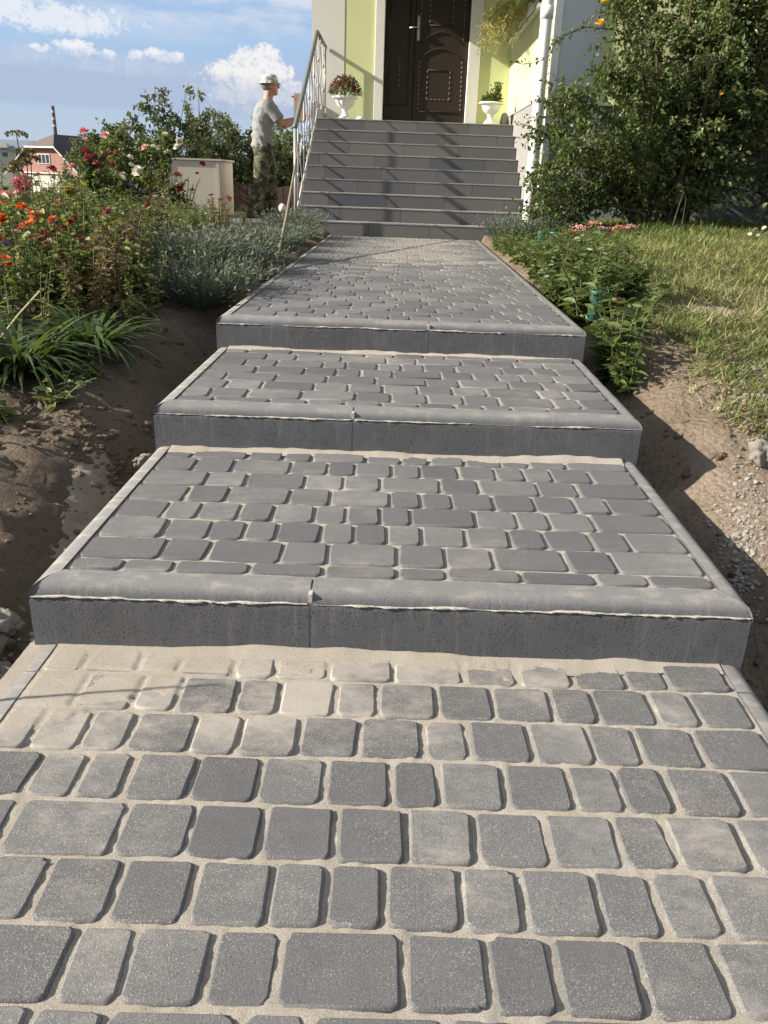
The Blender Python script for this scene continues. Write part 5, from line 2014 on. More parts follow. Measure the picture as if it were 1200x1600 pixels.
# ------------------------------------------------------------------ lavender and grey clumps
def lavender(x, y, r, h, n, seed):
    rg = np.random.default_rng(seed)
    pb = PB()
    a = rg.random(n)*6.28; q = np.sqrt(rg.random(n))
    P = np.stack([r*0.35*q*np.cos(a), r*0.35*q*np.sin(a), np.zeros(n)], 1)
    D = np.stack([np.cos(a)*q*0.95, np.sin(a)*q*0.95, np.ones(n)], 1)+rg.normal(0, 0.12, (n, 3))
    L = h*rg.uniform(0.65, 1.1, n)
    pb.lv(strips(P, D, L, 0.0055, rg.normal(0.05, 0.08, n), 3, rg.random(n), rg))
    # small paired leaves up the shoots
    D = unit(D)
    for s in (0.35, 0.48, 0.6, 0.7, 0.8, 0.9, 0.98):
        m = int(n*0.8)
        pp = P[:m]+D[:m]*(L[:m]*s)[:, None]+rg.normal(0, 0.006, (m, 3))
        dd = D[:m]+sph(m, rg)*0.75
        pb.lv(leaves(pp, dd, rg.uniform(0.022, 0.040, m), 0.0075, 0.1, 0.02, rg.random(m), None, rg))
    return pb.mesh('foliage')


LAVP = [lavender(0, 0, 0.3, 0.36, 420, 3), lavender(0, 0, 0.3, 0.33, 420, 4), lavender(0, 0, 0.25, 0.30, 360, 6)]
for m in LAVP:
    m.materials.append(ML_GREY)
for i, (x, y, s, h, lab) in enumerate([
        (-1.00, 4.15, 1.2, 0.74, 'grey green lavender clump nearest the viewer left of the long walk'),
        (-1.22, 4.80, 1.35, 0.82, 'lavender clump standing farthest from the kerb at the bed edge'),
        (-0.98, 5.05, 1.15, 0.74, 'second lavender clump from the viewer along the left kerb'),
        (-1.18, 5.65, 1.35, 0.52, 'wide lavender clump behind the cane foot'),
        (-0.96, 5.80, 1.05, 0.62, 'third lavender clump along the kerb, beside the cane foot'),
        (-1.02, 6.55, 1.2, 0.44, 'lavender clump just beyond the cane foot'),
        (-1.22, 6.9, 1.2, 0.28, 'lavender clump in front of the paving under the man'),
        (-0.98, 7.25, 1.15, 0.50, 'lavender clump before the white globe light'),
        (-1.00, 7.95, 1.25, 0.78, 'silvery lavender clump at the left end of the lowest stair'),
        (0.96, 8.0, 0.95, 0.72, 'small silvery clump at the right end of the lowest stair'),
        (1.10, 7.4, 0.95, 0.70, 'small grey clump right of the walk before the downpipe')]):
    t = empty('lavender', (x, y, gz(x, y)-0.02), random.random()*6)
    tag(t, lab, 'plant', 'lavender clumps along the walk')
    o = link('foliage', LAVP[i % 3], None, t)
    o.scale = (s, s, h)

# ------------------------------------------------------------------ flower bed on the left
rg = np.random.default_rng(31)


def herb(n_stems, h, spread, nl, ll, lw, seed, dens_low=0.1, lean=0.3):
    g = np.random.default_rng(seed)
    pb = PB()
    for i in range(n_stems):
        a = g.random()*6.28
        r0 = spread*0.3*math.sqrt(g.random())
        p0 = np.array([r0*math.cos(a), r0*math.sin(a), 0])
        hh = h*g.uniform(0.65, 1.05)
        out = np.array([math.cos(a), math.sin(a), 0])*spread*g.uniform(0.2, 1)*lean*2
        path = [p0+out*s*s+np.array([0, 0, hh*s]) for s in np.linspace(0, 1, 6)]
        pb.tube(path, np.linspace(0.0045, 0.0018, 6), 4, m=1, cap=False)
        s = dens_low+(1-dens_low)*np.sort(g.random(nl))
        ii = np.minimum((s*5).astype(int), 4)
        P = np.array([path[k]+(path[k+1]-path[k])*(f*5-k) for k, f in zip(ii, s)])
        aa = np.arange(nl)*2.4+g.random()*6
        D = np.stack([np.cos(aa), np.sin(aa), g.uniform(-0.1, 0.75, nl)], 1)
        L = ll*g.uniform(0.6, 1.15, nl)*(1.1-0.45*s)
        pb.lv(leaves(P, D, L, L*lw, 0.12, 0.28, np.clip(g.random(nl)*0.75+0.3*g.random(), 0, 1), None, g))
    return pb


HERB = []
for i in range(6):
    me = herb(6, 0.44, 0.16, 20, 0.075, 0.40, 100+i).mesh('foliage')
    HERB.append(me)
for m in HERB:
    m.materials.append(ML_BED); m.materials.append(M_STEM)


def put_flowers(name, label, cat, group, heads, dy=0.0, mesh=None, s=1.0):
    """one plant with its blooms: heads = list of (u, v, Y, r, kind, petal)"""
    if cat == 'flower' and max(h_[2] for h_ in heads) < 6:
        heads = list(heads)
        for _ in range(4):
            h_ = heads[int(rg.integers(len(heads)))]
            heads.append((max(2, h_[0]+rg.normal(0, 26)), h_[1]+rg.normal(6, 16), h_[2]+rg.normal(0, 0.12), h_[3]*rg.uniform(0.45, 0.75), h_[4], h_[5]))
    c = np.mean([at(u, v, Y=Y) for u, v, Y, *_ in heads], axis=0)
    x, y = float(c[0]), float(c[1])+dy
    z = gz(x, y)
    t = empty(name, (x, y, z))
    tag(t, label, cat, group)
    top = max(float(at(u, v, Y=Y)[2]) for u, v, Y, *_ in heads)
    st = PB()
    for u, v, Y, r, kind, pet in heads:
        p = np.array(at(u, v, Y=Y))-np.array([x, y, z])
        b = np.array([p[0]*0.25, p[1]*0.25, -0.02])
        st.tube([b, b*0.5+p*0.5+np.array([0, 0, 0.03]), p], [0.004, 0.0032, 0.0025], 4, cap=False)
        n = 10
        f = rg.uniform(0.25, 0.93, n)
        L = rg.uniform(0.04, 0.07, n)
        aa = rg.random(n)*6.28
        st.lv(leaves(b+(p-b)*f[:, None], np.stack([np.cos(aa), np.sin(aa), rg.uniform(-0.2, 0.6, n)], 1), L, L*0.42, 0.12, 0.25, rg.random(n)*0.8, None, rg), 1)
        empty_flower(t, p, r, kind, pet, rg)
    st.build('flower_stems', [M_STEM, ML_BED], t)
    me = mesh or HERB[int(rg.integers(len(HERB)))]
    o = link('foliage', me, None, t)
    hs = max(0.5, (top-z)*0.85/0.44)
    o.scale = (s, s, hs)
    o.rotation_euler = (0, 0, rg.random()*6.28)
    return t


ZG = 'flowering plants in the left bed'
put_flowers('zinnia', 'zinnia with two bright orange-red blooms low at the far left of the bed', 'flower', ZG, [(57, 339, 4.1, 0.036, 'zinnia', 'orange'), (40, 354, 4.0, 0.038, 'daisy', 'redorange')])
put_flowers('zinnia', 'zinnia with small orange blooms above the two bright orange-red ones', 'flower', ZG, [(34, 322, 4.5, 0.026, 'zinnia', 'orange'), (47, 327, 4.6, 0.028, 'zinnia', 'salmon'), (90, 318, 4.6, 0.022, 'daisy', 'orange')])
put_flowers('zinnia', 'zinnia with coral red blooms just right of the bright orange pair', 'flower', ZG, [(82, 345, 4.2, 0.03, 'zinnia', 'redorange'), (110, 366, 4.1, 0.026, 'zinnia', 'dullred'), (108, 348, 4.3, 0.022, 'daisy', 'red')])
put_flowers('zinnia', 'zinnia with faded red blooms in front of the coral ones', 'flower', ZG, [(65, 376, 3.8, 0.032, 'zinnia', 'dullred'), (70, 365, 3.9, 0.024, 'zinnia', 'dullred')])
put_flowers('zinnia', 'zinnia with a pair of dusky red blooms in the middle of the bed', 'flower', ZG, [(173, 357, 4.5, 0.032, 'zinnia', 'red'), (183, 350, 4.5, 0.03, 'zinnia', 'dullred')])
put_flowers('marigold', 'marigold with one orange bloom low at the left edge', 'flower', ZG, [(9, 408, 3.6, 0.026, 'dahlia', 'orange'), (3, 342, 4.2, 0.026, 'dahlia', 'orange')])
put_flowers('zinnia', 'zinnia with a pale pink bloom above the withered stalks', 'flower', ZG, [(132, 386, 3.9, 0.022, 'daisy', 'pink')])
put_flowers('zinnia', 'zinnia with small salmon blooms at the edge of the lavender', 'flower', ZG, [(252, 376, 4.9, 0.022, 'daisy', 'salmon'), (267, 388, 4.8, 0.02, 'daisy', 'palepink'), (240, 350, 5.2, 0.018, 'daisy', 'dullred')])
put_flowers('aster', 'pale lilac asters low at the left edge of the bed', 'flower', ZG, [(22, 362, 3.8, 0.02, 'daisy', 'palepink'), (8, 380, 3.7, 0.016, 'daisy', 'violet'), (28, 382, 3.7, 0.016, 'daisy', 'violet')])
put_flowers('dahlia', 'big pink dahlia head standing highest at the left of the bed', 'flower', ZG, [(35, 287, 5.0, 0.056, 'dahlia', 'pink'), (33, 301, 5.0, 0.04, 'dahlia', 'palepink')])
put_flowers('dahlia', 'greenish yellow dahlia head right of the big pink one', 'flower', ZG, [(107, 298, 5.3, 0.045, 'dahlia', 'lemon')])
put_flowers('zinnia', 'red zinnia pair in front of the beige box', 'flower', ZG, [(231, 322, 6.6, 0.028, 'zinnia', 'red'), (248, 320, 6.7, 0.03, 'zinnia', 'dullred')])
put_flowers('sage', 'violet flower spikes between white roses and beige box', 'flower', ZG, [(205, 290, 7.2, 0.03, 'daisy', 'violet'), (222, 300, 7.3, 0.03, 'daisy', 'violet'), (243, 305, 7.4, 0.03, 'daisy', 'violet'), (262, 312, 7.4, 0.03, 'daisy', 'violet')])
put_flowers('zinnia', 'dark red flowers low beside the foot of the beige box', 'flower', ZG, [(345, 313, 9.5, 0.04, 'zinnia', 'red'), (357, 310, 9.6, 0.04, 'zinnia', 'dullred'), (330, 305, 9.6, 0.03, 'daisy', 'dullred')])
put_flowers('zinnia', 'small rose-pink zinnias in front of the pink house', 'flower', ZG, [(82, 264, 6.3, 0.035, 'zinnia', 'red'), (60, 272, 6.0, 0.025, 'daisy', 'pink'), (112, 260, 6.4, 0.03, 'zinnia', 'pink')])

# rose bushes of the bed
RG_ = 'rose bushes in the left bed'


def rose(label, u, Y, sp, vt, heads, seed, ncl=70):
    b = at(u, 330, Y=Y)
    bz = gz(b[0], Y)
    f = [(tuple(at(a, c, Y=Y-0.15+0.1*rg.random())), r, 'rose', p) for a, c, r, p in heads]
    shrub('rose_bush', label, 'rose bush', RG_, (float(b[0]), Y, bz), sp, float(at(u, vt, Y=Y)[2])-bz, ncl, 16, 0.052, ML_MID, seed, 0.85, 12, 0.1, f, 0.6, 0.7)


rose('rose bush with crimson and pink blooms in front of the far dark shrubs', 152, 7.2, 0.17, 205,
     [(132, 206, 0.045, 'pink'), (133, 220, 0.04, 'palepink'), (135, 238, 0.05, 'crimson'), (140, 249, 0.055, 'crimson'), (153, 245, 0.045, 'crimson'), (168, 243, 0.048, 'crimson'), (184, 241, 0.035, 'crimson'), (160, 262, 0.04, 'dullred'), (176, 258, 0.03, 'crimson'), (150, 256, 0.035, 'pink')], 201, 60)
rose('rose bush with many white blooms in the middle of the bed', 215, 8.2, 0.34, 188,
     [(216, 268, 0.068, 'white'), (194, 283, 0.05, 'white'), (192, 274, 0.04, 'white'), (203, 247, 0.04, 'white'), (239, 230, 0.035, 'white'), (165, 212, 0.05, 'palepink'), (227, 232, 0.05, 'palepink'), (205, 258, 0.03, 'white'), (229, 297, 0.03, 'white')], 202, 110)
rose('tall rose bush with creamy white buds before the tallest shrub', 264, 8.8, 0.15, 200,
     [(258, 211, 0.04, 'white'), (279, 221, 0.045, 'white'), (276, 230, 0.04, 'white'), (262, 240, 0.05, 'white'), (247, 232, 0.035, 'white')], 203, 34)
rose('small rose bush with pink and red blooms in front of the beige box', 288, 8.9, 0.2, 262,
     [(277, 275, 0.058, 'pink'), (280, 295, 0.045, 'red'), (316, 257, 0.04, 'red'), (300, 298, 0.035, 'dullred'), (308, 272, 0.03, 'crimson')], 204, 14)

# dried seed heads at the left
t = empty('dried_hydrangea', tuple(float(v) for v in (*at(32, 300, Y=5.6)[:2], 0.42)))
tag(t, 'dried brown umbel stalks rising before the pale far building', 'dried plant')
o0 = np.array(t.location)
pb = PB()
for (u, v, r) in ((26, 212, 0.05), (40, 238, 0.045), (33, 258, 0.05), (48, 250, 0.04), (20, 268, 0.04)):
    p = np.array(at(u, v, Y=5.55))-o0
    pb.tube([np.array([0.02, 0, 0.0]), p*0.6+np.array([0.02, 0, -0.03]), p], [0.005, 0.004, 0.003], 5, cap=False)
    n = 90
    d_ = sph(n, rg); d_[:, 2] = np.abs(d_[:, 2])*0.5
    hd = PB().lv(leaves(p+d_*r*np.array([1.2, 1.0, 0.8]), d_+rg.normal(0, 0.5, (n, 3)), 0.022, 0.014, 0.1, 0.1, rg.random(n), None, rg))
    hd.build('seed_head', ML_DRY, t)
pb.build('stalks', M_TWIG, t)

# the mass of leaves between
pb = PB()
PT = [herb(4, 0.40, 0.13, 15, 0.070, 0.42, 300+i) for i in range(8)]
PTM = [(np.concatenate(p.v), np.concatenate(p.f4), np.array(p.m4), np.concatenate(p.f3), np.array(p.m3), np.concatenate(p.r)) for p in PT]


def mass(name, label, spots, mats, kinds=PTM, hs=(0.7, 1.25), mul=None, kind='stuff'):
    V, F4, F3, M4, M3, R = [], [], [], [], [], []
    n = 0
    for (x, y, s) in spots:
        v, f4, m4, f3, m3, r = kinds[int(rg.integers(len(kinds)))]
        a = rg.random()*6.28
        c, s_ = math.cos(a), math.sin(a)
        h = rg.uniform(*hs)*s
        vv = np.stack([(v[:, 0]*c-v[:, 1]*s_)*s+x, (v[:, 0]*s_+v[:, 1]*c)*s+y, v[:, 2]*h+gz(x, y)-0.01], 1)
        V.append(vv); F4.append(f4+n); F3.append(f3+n); M4.append(m4); M3.append(m3)
        R.append(np.clip(r+rg.normal(0, 0.12), 0, 1))
        n += len(v)
    me = mesh_of(name, np.concatenate(V), [np.concatenate(F4), np.concatenate(F3)], np.concatenate(M4+M3), False, np.concatenate(R))
    o = link(name, me, mats)
    tag(o, label, kind=kind)
    return o


spots = []
while len(spots) < 560:
    x = rg.uniform(-4.4, -1.02); y = rg.uniform(2.6, 8.9)
    front = np.interp(x, [-4, -1.9, -1.5, -1.3, -1.1, -1.0], [2.6, 2.75, 2.95, 3.2, 3.55, 4.0])
    if y < front or x < -0.55*y+0.1:
        continue
    if x > -1.45 and y > 4.3 and y < 8.2:
        continue
    s = np.interp(y-front, [0, 0.5, 1.5], [0.55, 0.95, 1.15])*rg.uniform(0.85, 1.15)
    s *= np.interp(y, [3.0, 4.2, 5.5, 6.3, 8], [1.0, 0.88, 0.70, 0.55, 0.50])
    if x/y > -0.225 and y > 4.3:
        s *= 0.5
    spots.append((x, y, s))
# the bed goes on towards the viewer's left, outside the picture, and shades the bank
while len(spots) < 700:
    x = rg.uniform(-3.6, -1.62); y = rg.uniform(0.2, 2.75)
    spots.append((x, y, rg.uniform(0.8, 1.15)))
mass('flower_bed_foliage', 'dense mixed leaves filling the flower bed left of the walk', spots, [ML_BED, M_STEM])
# withered brown stalks
DR = [herb(9, 0.42, 0.17, 30, 0.06, 0.42, 400+i, 0.05) for i in range(3)]
DRM = [(np.concatenate(p.v), np.concatenate(p.f4), np.array(p.m4), np.concatenate(p.f3), np.array(p.m3), np.concatenate(p.r)) for p in DR]
for (u, v, Y, s, lab) in ((140, 500, 3.45, 0.9, 'withered brown stalks left of the daylily clump at the bed edge'), (182, 495, 3.65, 0.95, 'withered brown stalks in the middle of the bed edge'), (225, 480, 4.0, 0.85, 'withered brown stalks nearest the lavender')):
    b = at(u, v, Y=Y)
    t = empty('withered_plant', (float(b[0]), Y, gz(b[0], Y)))
    tag(t, lab, 'dried plant', 'withered plants at the bed edge')
    m = DR[len(bpy.data.objects) % 3].mesh('foliage')
    link('foliage', m, [ML_DRY, M_TWIG], t, scale=(s, s, s))
spots = [(rg.uniform(-2.6, -1.3), rg.uniform(4.6, 6.5), 0.8) for _ in range(14)]+[(rg.uniform(-1.75, -1.2), rg.uniform(3.5, 4.3), 0.75) for _ in range(4)]
mass('dry_undergrowth', 'dry brown stalks mixed through the flower bed', spots, [ML_DRY, M_TWIG], DRM)

# daylilies at the bed edge
for (x, y, n, s, lab) in ((-1.40, 2.98, 230, 1.0, 'clump of arching dark green daylily leaves at the left bed edge'), (-1.22, 3.22, 150, 0.85, 'smaller daylily clump right of the large one at the bed edge'), (-1.70, 2.95, 160, 0.95, 'daylily clump cut by the left edge')):
    t = empty('daylily', (x, y, gz(x, y)-0.01))
    tag(t, lab, 'plant', 'daylilies at the bed edge')
    a = rg.random(n)*6.28
    q = rg.random(n)
    P = np.stack([0.07*q*np.cos(a), 0.07*q*np.sin(a), np.zeros(n)], 1)
    D = np.stack([np.cos(a), np.sin(a), rg.uniform(0.7, 2.6, n)], 1)
    PB().lv(strips(P, D, s*rg.uniform(0.26, 0.44, n), 0.023, rg.uniform(0.65, 1.25, n), 8, rg.random(n), rg)).build('leaves', ML_LILY, t)

# long dry and green stalks that hang over the bed edge
mb = PB()
for pts, Y, r in (([(150, 425), (200, 455), (250, 495), (296, 522)], 3.7, 0.004), ([(165, 440), (215, 470), (265, 512)], 3.65, 0.003), ([(0, 528), (30, 490), (62, 455)], 3.1, 0.004),
                  ([(190, 505), (250, 500), (300, 512)], 3.75, 0.003), ([(270, 488), (300, 505), (335, 508)], 3.9, 0.0028), ([(140, 470), (205, 520), (270, 530)], 3.6, 0.003)):
    mb.tube([at(u, v, Y=Y+0.04*i) for i, (u, v) in enumerate(pts)], r, 4, cap=False)
    mb.r[-1][:] = random.uniform(0.2, 0.9)
tag(mb.build('fallen_stalks', M_STRAW), kind='stuff')

# low weeds on the left bank
WD = [herb(7, 0.12, 0.16, 12, 0.05, 0.45, 500+i, 0.05, 0.5) for i in range(3)]
for i, (x, y, s, lab) in enumerate(((-1.30, 2.62, 1.2, 'low leafy weed on the left bank below the daylilies'), (-1.18, 2.72, 1.0, 'smaller weed beside the kerb side of the left bank weeds'), (-1.38, 2.42, 1.1, 'weed tuft on the left bank closest to the viewer'), (-1.10, 2.98, 0.7, 'weed sprig at the foot of the smaller daylily'))):
    t = empty('weed', (x, y, gz(x, y)-0.01))
    tag(t, lab, 'weed', 'weeds on the left bank')
    link('foliage', WD[i % 3].mesh('foliage'), [ML_MID, M_STEM], t, scale=(s, s, s))
# a stalk outside to the left whose thin shadow lies over the lowest terrace
mb = PB().tube([(-1.36, 1.16, -0.03), (-1.355, 1.17, 0.25), (-1.33, 1.185, 0.52)], [0.006, 0.005, 0.003], 5)
t = empty('tall_weed', (0, 0, 0))
t.location = (-1.36, 1.16, -0.03)
tag(t, 'single tall weed stalk standing just left of the lowest terrace', 'weed')
build_at(mb, 'stalk', M_STEM, t)

# ------------------------------------------------------------------ border and lawn on the right
BR = [herb(9, 0.27, 0.17, 18, 0.085, 0.36, 600+i, 0.05, 0.45) for i in range(6)]
BRM = []
for b in BR:
    m = b.mesh('foliage'); m.materials.append(ML_MID); m.materials.append(M_STEM); BRM.append(m)
k_ = 0
for i, (u, v, s, lab) in enumerate([(812, 408, 0.8, 'leafy border plant right of the walk nearest the stairs'), (845, 425, 0.9, 'leafy border plant beside the teal pots'), (870, 450, 1.0, 'drooping leafy plant at the middle of the right kerb'),
                                    (905, 480, 1.1, 'dense leafy plant before the single teal pot'), (935, 520, 1.05, 'leafy plant at the front right corner of the long walk'), (965, 505, 1.0, 'leafy plant with a dark red bloom at the right'),
                                    (975, 470, 0.9, 'leafy plant behind the dark red bloom'), (900, 425, 0.85, 'leafy plant under the single pink bloom'), (860, 395, 0.8, 'leafy plant before the salmon flower patch'), (945, 440, 0.9, 'leafy plant left of the open lawn'), (985, 530, 0.7, 'small leafy plant above the soil mound')]):
    p = at(u, v+12, z=0.34)
    x, y = max(float(p[0]), 0.90), float(p[1])
    s = s*1.25*float(np.interp(y, [4, 5.5, 6.5, 8], [1, 0.85, 0.65, 0.55]))
    t = empty('border_plant', (x, y, gz(x, y)-0.01), rg.random()*6.28)
    tag(t, lab, 'plant', 'border plants along the right kerb')
    o = link('foliage', BRM[i % 6], None, t, scale=(s, s, s))
    if 'dark red' in lab and 'with' in lab:
        empty_flower(t, Matrix.Rotation(-t.rotation_euler.z, 3, 'Z') @ (Vector(at(966, 470, Y=y-0.05))-t.location), 0.019, 'zinnia', 'dullred', rg)
    if 'pink bloom' in lab:
        empty_flower(t, Matrix.Rotation(-t.rotation_euler.z, 3, 'Z') @ (Vector(at(901, 404, Y=y-0.05))-t.location), 0.03, 'zinnia', 'pink', rg)
spots = []
while len(spots) < 85:
    y = rg.uniform(4.1, 8.1); x = 0.815+abs(rg.normal(0, 0.19))
    if x < 1.3:
        spots.append((float(x), float(y), rg.uniform(0.75, 1.15)*float(np.interp(y, [4, 5.5, 6.5, 8], [1, 0.85, 0.62, 0.5]))))
mass('border_foliage', 'low green leaves filling the border right of the walk', spots, [ML_MID, M_STEM], [(np.concatenate(p.v), np.concatenate(p.f4), np.array(p.m4), np.concatenate(p.f3), np.array(p.m3), np.concatenate(p.r)) for p in BR], (0.75, 1.15))
# salmon sedum patch by the wall
heads = [(893, 362), (905, 355), (916, 358), (930, 349), (941, 358), (955, 360), (968, 356), (986, 354), (899, 369), (922, 366)]
ORD = ('first', 'second', 'third', 'fourth', 'fifth', 'sixth', 'seventh', 'eighth', 'ninth', 'tenth')
for i, (u, v) in enumerate(heads):
    p = at(u, v, Y=7.05+0.05*(i % 3))
    z = gz(p[0], p[1])
    t = empty('sedum', (float(p[0]), float(p[1]), z))
    tag(t, '%s stonecrop, %s from the left in the row under the arching rose bush' % (('salmon', 'pale pink', 'pink')[i % 3], ORD[sorted(range(len(heads)), key=lambda j_: heads[j_][0]).index(i)]), 'flower', 'stonecrop row under the rose bush')
    pb = PB()
    top = float(p[2])-z
    pb.tube([(0, 0, -0.02), (0.005, 0, top)], 0.004, 4, m=0, cap=False)
    n = 14
    f = rg.uniform(0.1, 0.9, n); aa = rg.random(n)*6.28
    pb.lv(leaves(np.stack([f*0, f*0, f*top], 1), np.stack([np.cos(aa), np.sin(aa), 0.3+0*aa], 1), 0.045, 0.022, rng=rg), 1)
    pb.build('foliage', [M_STEM, ML_MID], t)
    hd = PB()
    n = 60
    hd.lv(leaves(np.stack([rg.normal(0, 0.024, n), rg.normal(0, 0.02, n), top+rg.normal(0, 0.008, n)], 1), sph(n, rg)+np.array([0, 0, 0.8]), 0.018, 0.015, rng=rg))
    tag(hd.build('flower_head', PET[('salmon', 'palepink', 'pink')[i % 3]], t), kind='stuff')
# white flowers at the right edge
t = empty('white_daisy', tuple(float(a) for a in at(1185, 385, Y=6.6)))
t.location.z = gz(t.location.x, t.location.y)
tag(t, 'small white flowers at the right edge under the broad shrub', 'flower')
for (u, v) in ((1180, 358), (1172, 366), (1184, 368), (1194, 356), (1196, 366), (1176, 372)):
    p = np.array(at(u, v, Y=6.6))-np.array(t.location)
    empty_flower(t, p, 0.016, 'daisy', 'white', rg)
    MB().tube([(p[0]*0.3, 0, -0.02), p], 0.0022, 4, cap=False).build('stem', M_STEM, t)
# teal plastic pots
M_TEAL = m_plain('teal_plastic', (0.035, 0.13, 0.115), 0.45, 0.5, nscale=20, namt=0.3)
for (u, v, lab) in ((838, 388, 'left of two teal plastic pots sunk among leaves right of the walk'), (856, 392, 'right of two teal plastic pots sunk among leaves right of the walk'), (925, 442, 'single teal plastic pot among leaves nearer the lawn')):
    p = at(u, v+8, z=0.48)
    t = empty('teal_pot', (float(p[0])+0.03, float(p[1]), gz(p[0], p[1])+0.07), rg.random()*3)
    t.scale = (0.7, 0.7, 0.8)
    tag(t, lab, 'pot', 'teal plastic pots in the border')
    MB().lathe([(0.0, 0.0), (0.038, 0.0), (0.048, 0.16), (0.052, 0.165), (0.052, 0.175), (0.046, 0.173), (0.036, 0.05), (0.0, 0.05)], 16).build('pot_wall', M_TEAL, t, smooth=True)

# lawn
def grass_field(name, n, area, keep, hmin, hmax, mat_, label, flat=0.0):
    x = rg.uniform(area[0], area[1], n); y = rg.uniform(area[2], area[3], n)
    pr = keep(x, y)
    m = rg.random(n) < pr
    x, y = x[m], y[m]
    n = len(x)
    z = ground_z(x, y)-0.004
    a = rg.random(n)*6.28
    up = rg.uniform(0.5, 2.4, n)*(1-flat)+0.25*flat
    D = np.stack([np.cos(a), np.sin(a), up], 1)
    clump = fbm(x*3.7, y*3.7, 3)
    L = rg.uniform(hmin, hmax, n)*(0.55+0.9*clump)
    rn = np.clip(0.75*rg.random(n)+0.9*(fbm(x*1.9+7, y*1.9, 3)-0.42), 0, 1)
    pb = PB().lv(strips(np.stack([x, y, z], 1), D, L, rg.uniform(0.004, 0.0075, n), rg.uniform(0.1, 0.7, n), 3, rn, rg))
    o = pb.build(name, mat_)
    tag(o, label, kind='stuff')


def lawn_keep(x, y):
    edge = np.interp(y, [1.6, 2.2, 2.6, 3.0, 3.5, 4.0, 4.6, 9], [1.75, 1.45, 1.22, 1.16, 1.20, 1.18, 1.02, 0.95])
    e = x-edge+0.30*(fbm(x*3.3+3, y*3.3, 4)-0.5)
    k = sst(-0.04, 0.20, e)
    bare = np.exp(-(((x-1.62)/0.30)**2+((y-4.35)/0.16)**2))
    k = k*(1-0.95*bare)
    return k*(0.62+0.38*sst(0.36, 0.56, fbm(x*2.6, y*2.6+4, 3)))


grass_field('lawn_grass', 140000, (0.9, 4.8, 1.8, 8.4), lawn_keep, 0.04, 0.115, ML_GRASS, 'sunlit grass lawn right of the walk')
grass_field('dry_grass', 34000, (0.95, 4.2, 1.7, 6.0), lambda x, y: lawn_keep(x+0.10, y)*0.9, 0.07, 0.16, M_STRAW, 'dry cut straw lying over the lawn edge', 0.75)
grass_field('bank_grass', 5000, (-3.0, -1.15, 2.4, 4.2), lambda x, y: sst(0.55, 0.7, fbm(x*2.1+11, y*2.1, 3)), 0.04, 0.10, ML_GRASS, 'scattered grass on the left bank')

# ------------------------------------------------------------------ stones, gravel, clods
def rock_mesh(name, seed, sub=1, mat_=None, flat=0.75):
    bm = bmesh.new()
    bmesh.ops.create_icosphere(bm, subdivisions=sub, radius=1.0)
    g = random.Random(seed)
    o = Vector((g.random()*20, g.random()*20, g.random()*20))
    from mathutils import noise as mn
    for v in bm.verts:
        d = 1+0.55*mn.noise(v.co*1.3+o)+0.22*mn.noise(v.co*3.1+o)+(0.10*mn.noise(v.co*7+o)+0.05*mn.noise(v.co*15+o) if sub > 2 else 0)
        v.co = Vector((v.co.x*d, v.co.y*d*g.uniform(0.85, 1.1), v.co.z*d*flat))
    me = bpy.data.meshes.new(name)
    bm.to_mesh(me); bm.free()
    for p in me.polygons:
        p.use_smooth = sub > 2
    if mat_:
        me.materials.append(mat_)
    return me


def scatter(name, label, pts, size, mat_, seed, kind='stuff'):
    g = np.random.default_rng(seed)
    protos = []
    for i in range(5):
        me = rock_mesh('tmp', seed+i)
        v = np.empty(len(me.vertices)*3); me.vertices.foreach_get('co', v)
        f = np.empty(len(me.polygons)*3, dtype=np.int32); me.loops.foreach_get('vertex_index', f)
        protos.append((v.reshape(-1, 3), f.reshape(-1, 3)))
        bpy.data.meshes.remove(me)
    V, Fc = [], []
    n = 0
    for (x, y) in pts:
        v, f = protos[int(g.integers(5))]
        s = size[0]*(size[1]/size[0])**(g.random()**2.2)
        a = g.random()*6.28
        c, s_ = math.cos(a), math.sin(a)
        V.append(np.stack([(v[:, 0]*c-v[:, 1]*s_)*s+x, (v[:, 0]*s_+v[:, 1]*c)*s+y, v[:, 2]*s+gz(x, y)+s*0.15], 1))
        Fc.append(f+n); n += len(v)
    o = link(name, mesh_of(name, np.concatenate(V), np.concatenate(Fc)), mat_)
    tag(o, label, kind=kind)


def around(u, v, z, su, sv, n):
    """n spots spread round a measured place"""
    out = []
    for _ in range(n):
        p = at(u+rg.normal(0, su), v+rg.normal(0, sv), z=z)
        out.append((float(p[0]), float(p[1])))
    return [p for p in out if abs(p[0]) > 0.775]


pts = [(float(rg.uniform(0.8, 1.7)), float(rg.uniform(0.8, 4.3))) for _ in range(700)]+[(float(rg.uniform(-1.7, -0.8)), float(rg.uniform(0.8, 4.4))) for _ in range(900)]
scatter('soil_clods', 'crumbled soil clods in the trenches beside the terraces', pts, (0.004, 0.022), M_CLOD, 1000)
pts = around(1170, 800, 0.12, 24, 40, 800)+around(1190, 700, 0.15, 20, 20, 60)
scatter('gravel', 'pale gravel spilled on the soil mound at the right', pts, (0.0025, 0.0095), M_GRAVEL, 1010)
pts = around(1185, 592, 0.26, 26, 12, 320)
scatter('gravel_heap', 'small pale grey gravel heap on the lawn at the right edge', pts, (0.005, 0.016), M_GRAVEL, 1020)
pts = around(150, 770, -0.02, 40, 45, 130)+around(190, 715, 0.10, 22, 12, 150)+around(140, 690, 0.1, 40, 15, 90)
scatter('dark_gravel', 'dark crumbs of gravel and mortar at the left kerb corner', pts, (0.005, 0.018), M_CLOD, 1030)
pts = around(40, 1010, -0.05, 20, 25, 90)
scatter('mortar_crumbs', 'pale mortar crumbs beside the lowest left kerb', pts, (0.004, 0.012), M_LUMP, 1040)

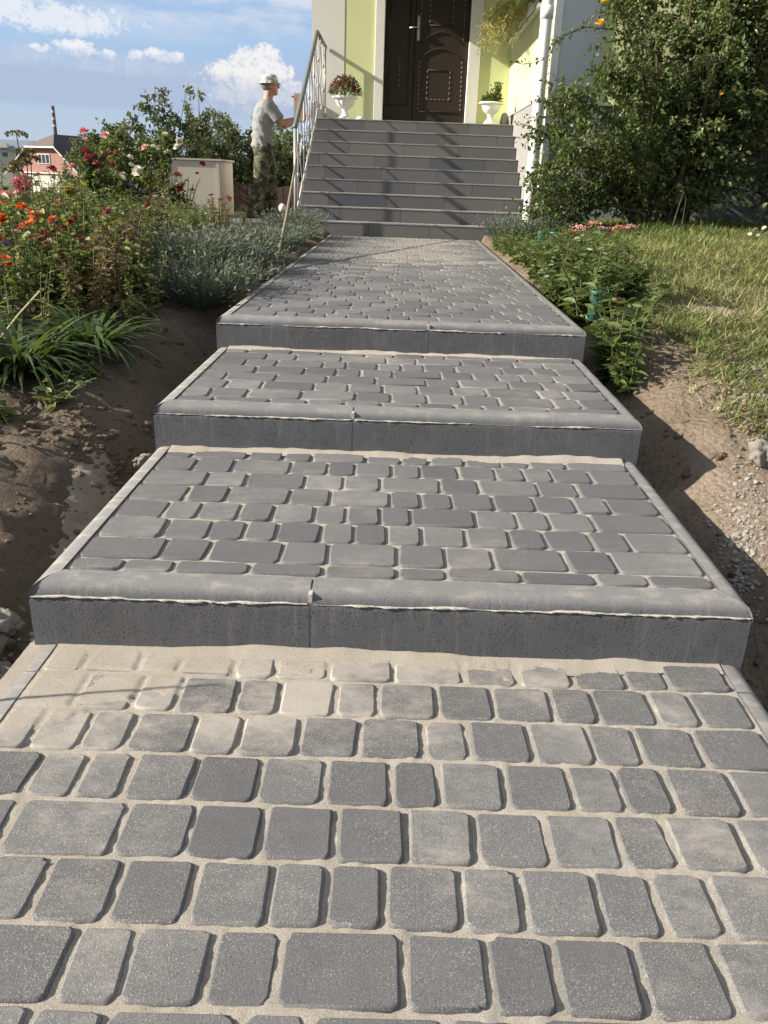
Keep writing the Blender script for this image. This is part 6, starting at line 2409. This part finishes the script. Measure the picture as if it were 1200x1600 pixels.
LG = 'broken concrete lumps at the left kerb'
for i, (x, y, z, s, lab) in enumerate(((-0.835, 1.535, 0.020, 0.040, 'uppermost pale concrete lump leaning on the left end of the widest kerb'), (-0.862, 1.475, -0.03, 0.050, 'largest pale concrete lump left of the widest kerb'), (-0.812, 1.435, -0.045, 0.032, 'small concrete lump touching the lowest terrace edge'), (-0.91, 1.56, -0.03, 0.045, 'concrete lump half cut by the left edge'), (-0.80, 2.44, 0.085, 0.03, 'mortar lump at the left end of the second kerb'))):
    o = link('concrete_lump', rock_mesh('concrete_lump', 900+i, 4, M_LUMP), None, None, (x, y, z), (rg.random(), rg.random(), rg.random()*6), (s, s*0.85, s*0.8))
    tag(o, lab, 'rubble', LG)
for i, (u, v, z, s, lab) in enumerate(((1192, 706, 0.17, 0.050, 'grey stone in the grass at the right edge'), (962, 577, 0.19, 0.020, 'reddish brown clod on the edge of the right soil mound'), (1150, 1052, -0.03, 0.025, 'pale broken stone at the right end of the widest kerb'))):
    p = at(u, v, z=z)
    x = float(p[0]); y = float(p[1])
    if abs(x) < 0.80:
        x = 0.80
    o = link('stone', rock_mesh('stone', 950+i, 4, M_LUMP if i != 1 else M_CLOD), None, None, (x, y, gz(x, y)+s*0.5), (rg.random(), rg.random(), 0), (s, s*0.9, s))
    tag(o, lab, 'stone')


# spilled fine sand lying in the left trench
def spill(name, label, x0, x1, y0, y1, fn, hgt):
    X = np.arange(x0, x1, 0.012); Y = np.arange(y0, y1, 0.012)
    gx, gy = np.meshgrid(X, Y)
    m = fn(gx, gy)+0.9*(fbm(gx*9, gy*9, 5)-0.5)
    Z = ground_z(gx, gy)+(np.clip(m, 0, 1)-0.45)*hgt+0.010*(fbm(gx*26, gy*26, 4)-0.5)
    nx, ny = len(X), len(Y)
    i = (np.arange(nx-1)[None, :]+np.arange(ny-1)[:, None]*nx).ravel()
    o = link(name, mesh_of(name, np.stack([gx.ravel(), gy.ravel(), Z.ravel()], 1), np.stack([i, i+1, i+nx+1, i+nx], 1), smooth=True), M_SPILL)
    tag(o, label, kind='stuff')


spill('spilled_sand', 'fine pale sand spilled in the trench left of the second terrace', -1.2, -0.765, 1.7, 2.6,
      lambda x, y: 1.0*np.exp(-((x+0.87+0.22*(y-2.1))/0.075)**2)*sst(1.75, 1.95, y)*sst(2.6, 2.4, y), 0.022)
spill('spilled_sand', 'thin sand smear along the right kerb of the second terrace', 0.765, 1.0, 1.0, 1.5,
      lambda x, y: 0.9*np.exp(-((x-0.80)/0.05)**2), 0.03)
